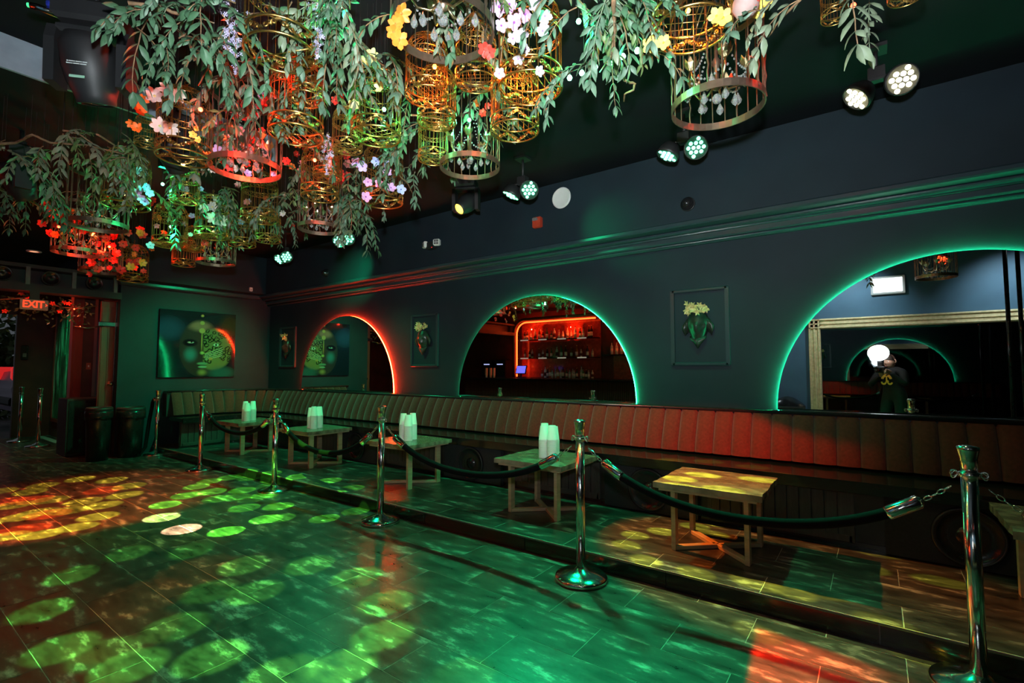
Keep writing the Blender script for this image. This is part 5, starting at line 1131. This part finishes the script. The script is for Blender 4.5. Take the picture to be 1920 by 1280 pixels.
scatter(535, 265, 652, 345, 24, ('red', 'orange', 'red', 'pink'), (3.7, 4.6), .028, .045, 'around the red-lit barred cage')
scatter(78, 375, 150, 440, 18, ('red', 'orange', 'red'), (4.6, 5.2), .03, .06, 'at the far left edge of the cages')
scatter(150, 430, 275, 515, 46, ('red', 'red', 'red', 'orange'), (4.7, 5.6), .03, .055, 'in the red mass on the left')
scatter(280, 330, 470, 470, 34, ('white', 'pink', 'lilac', 'red', 'pansy_blue', 'orange'), (4.6, 5.8), .026, .045, 'among the middle left cages')
scatter(470, 360, 560, 450, 12, ('pink', 'red', 'white'), (4.6, 5.6), .024, .038, 'beside the small barred cages')
scatter(560, 150, 640, 220, 7, ('red', 'red', 'pink'), (3.0, 3.6), .024, .036, 'around the small hidden cage')
scatter(890, 190, 940, 230, 5, ('red', 'orange'), (2.9, 3.2), .022, .030, 'above the low gold cage')
# lilac florets, a ripe ornament, bare branches
def lilac(u, v, z, lab):
    p = atz(u, v, z); t = thing('lilac_spray', lab, 'flower', tuple(p), 0, 'lilac sprays'); g = MB()
    for i in range(90):
        k = rf.random(); c = Vector((rf.gauss(0, .022 * (1.2 - k)), rf.gauss(0, .022 * (1.2 - k)), -.26 * k)); a = Vector((rf.uniform(-1, 1), rf.uniform(-1, 1), rf.uniform(-1, 1))).normalized(); b = a.orthogonal().normalized(); d = a.cross(b)
        for s1, s2 in ((b, d), (d, -b), (-b, -d), (-d, b)): g._add([c, c + s1 * .007 + s2 * .003, c + (s1 + s2) * .007, c + s1 * .003 + s2 * .007], [(0, 1, 2, 3)])
    o = g.obj('florets', mat('lilac_florets', (.46, .42, .62), .6, var=.2), t); o['kind'] = 'stuff'; MB().tube([(0, 0, .0), (0, .0, -.25)], .003, 4).obj('stem', m_bark, t); wire(t, 0, ceil_at(p) - z, .0015)
for u, v, z, lb in ((432, -5, 2.92, 'lilac flower spray left of the open gold cage, upper'), (444, 30, 2.86, 'lilac flower spray left of the open gold cage, lower'), (598, 5, 2.95, 'lilac flower spray right of the open gold cage'), (615, 255, 2.72, 'lilac flower spray above the red-lit barred cage')): lilac(u, v, z, lb)
p = atz(1398, 8, 2.84); t = thing('bird_ornament', 'small round robin ornament with red breast above the lone chandelier', 'ornament', tuple(p), YAW)
MB().lathe([(0, -.055), (.035, -.048), (.052, -.02), (.052, .01), (.04, .035), (.028, .05), (0, .058)], 16, 0).obj('body', mat('pale_rose_feathers', (.36, .24, .22), .7, var=.3), t); MB().lathe([(.0, -.05), (.03, -.04), (.045, -.012), (.043, .015), (.02, .03)], 14, c=(.006, -.012, .006)).obj('breast', mat('red_breast', (.65, .08, .05), .7, var=.2), t)
MB().lathe([(0, -.03), (.024, -.018), (.030, .002), (.022, .022), (0, .030)], 14, c=(-.02, -.02, .06)).obj('head', m_leaf[0], t); MB().lathe([(.007, 0), (0, .022)], 6, c=(-.02, -.05, .06), M=Matrix.Rotation(pi / 2, 3, 'X')).obj('beak', m_gold, t); MB().prism([(-.05, .0), (.04, .03), (.05, -.01), (0, -.03)], .035, .045).obj('wing', m_leaf[0], t); wire(t, .05, ZC - p.z, .0015)
BR = [([(240, 5), (300, 12), (345, 30), (365, 25), (380, -10)], 2.84, 'pale bare branch at the upper left'), ([(365, 25), (355, 60), (335, 72)], 2.84, 'forked tip of the pale branch at the upper left'), ([(400, 90), (392, 125), (372, 160)], 2.74, 'bare twig in front of the red glow'), ([(-10, 270), (30, 268), (60, 252), (95, 268), (160, 272), (230, 288), (265, 290)], 2.72, 'long bare branch reaching across the left'), ([(118, 244), (150, 252), (172, 268), (160, 276)], 2.74, 'upper twig on the long left branch'), ([(182, 252), (214, 272), (208, 292), (192, 306)], 2.71, 'crooked twig rising from the long left branch'),
      ([(1150, -5), (1152, 60), (1148, 100), (1165, 120), (1172, 150), (1190, 158), (1188, 168), (1172, 176), (1170, 190)], 2.72, 'twisted bare twig hanging under the green bulbs'), ([(1150, 100), (1125, 135)], 2.72, 'side shoot of the twisted twig'), ([(770, 215), (790, 218), (820, 222)], 2.76, 'short bare branch between the green-lit cages'), ([(740, 320), (765, 345), (778, 372)], 2.64, 'bare twig right of the lilac pansy cage'), ([(1500, 0), (1460, 40), (1440, 70)], 2.72, 'thin stalk right of the lone chandelier cage')]
for P, z, lb in BR:
    p0 = atz(P[0][0], P[0][1], z); pts = [atz(u, v, z + .02 * sin(i * 1.7)) - p0 for i, (u, v) in enumerate(P)]; r = .009 if len(P) > 4 else .006
    sm = []
    for i in range(len(pts) - 1):
        for k in range(4): sm.append(pts[i].lerp(pts[i + 1], k / 4) + Vector((rf.uniform(-1, 1), rf.uniform(-1, 1), rf.uniform(-1, 1))) * r * .4)
    sm.append(pts[-1]); t = thing('branch', lb, 'branch', tuple(p0), 0, 'bare branches')
    MB().tube(sm, [r * (1 - .55 * i / len(sm)) for i in range(len(sm))], 6).obj('wood', m_bark, t); wire(t, 0, ceil_at(p0) - p0.z, .0015)
# coloured bulbs inside the garden
for (u, v, z, m, col, en, lb) in ((376, 205, 2.70, m_br, (1, .03, .01), 10, 'bright red bulb left of the red chandelier'), (465, 285, 2.72, m_br, (1, .03, .01), 17, 'red bulb inside the red chandelier cage'), (590, 300, 2.66, m_br, (1, .03, .01), 10, 'red bulb above the barred cage'), (205, 462, 2.56, m_br, (1, .03, .01), 20, 'red bulb in the red flowers on the left'), (110, 425, 2.62, m_br, (1, .03, .01), 4, 'red bulb at the far left flowers'), (450, 60, 3.02, m_br, (1, .02, .01), 5, 'red bulb near the ceiling behind the leaves'),
      (320, 425, 2.56, m_bg, (.02, 1, .35), 20, 'green bulb in the green dome cage'), (305, 345, 2.72, m_bg, (.02, 1, .35), 7, 'green bulb behind the left gold cage'), (720, 205, 2.78, m_bg, (.02, 1, .35), 9, 'green bulb behind the green-lit cage'), (640, 10, 2.95, m_bg, (.02, 1, .35), 4, 'green bulb over the drooping leaves'), (880, 225, 2.78, m_bg, (.02, 1, .35), 8, 'green bulb in the crystal chandelier'), (1085, 40, 2.84, m_bg, (.02, 1, .35), 4, 'green bulb in the leaves right of the pansies'),
      (815, 125, 2.86, m_bo, (1, .12, .015), 8, 'amber bulb in the orange-lit cage'), (975, 110, 2.86, m_bo, (1, .12, .015), 11, 'amber bulb in the pansy cage'), (1290, 20, 2.95, m_bo, (1, .22, .03), 4, 'amber bulb in the top right gold cage'), (1600, 10, 2.95, m_br, (1, .05, .03), 3.5, 'red bulb above the pale leaves at right')):
    p = atz(u, v, z); t = thing('garden_bulb', lb, 'light bulb', tuple(p), 0, 'coloured bulbs in the hanging garden'); r = .012
    MB().lathe([(0, -r), (r * .7, -r * .7), (r, 0), (r * .7, r * .7), (0, r * 1.05)], 12).obj('globe', m, t); wire(t, r, ceil_at(p) - p.z, .003); lamp('bulb_light', 'POINT', (p.x, p.y, p.z - .03), en * P_BULB / 7, col, t, rad=.012)

for q, lb in (((-9.35, 1.45, 2.16), 'added red fill bulb in the entry garland, left'), ((-9.42, 2.0, 2.18), 'added red fill bulb in the entry garland, right')):  # bulbs added to give the garland flowers a red glow
    t = thing('garden_bulb', lb, 'light bulb', q, 0, 'added red fill bulbs in the entry garland'); MB().lathe([(0, -.01), (.008, -.006), (.01, 0), (.007, .007), (0, .010)], 10).obj('globe', m_br, t); wire(t, .01, 2.36 - q[2], .003); lamp('bulb_light', 'POINT', (q[0] + .03, q[1], q[2] - .04), 2.2, (1, .06, .02), t, rad=.01)
t = thing('lobby_fill_lamp', 'added warm downlight in the entry ceiling', 'fill_lamp', (-10.4, 1.7, ZL)); MB().lathe([(.09, 0), (.09, -.012), (.07, -.016), (.065, .0)], 24).obj('trim_ring', m_white, t); MB().lathe([(.06, -.004), (0, -.005)], 20).obj('lens', mat('lit_warm_red_lens', (1, .5, .3), emit=(1, .3, .15), es=3), t)  # unseen lamp added to bring out the red entry woodwork
lamp('lobby_fill_beam', 'SPOT', (-10.4, 1.7, ZL - .04), 60, (1, .30, .16), t, (-10.2, 2.3, .9), 100, 1, .05)
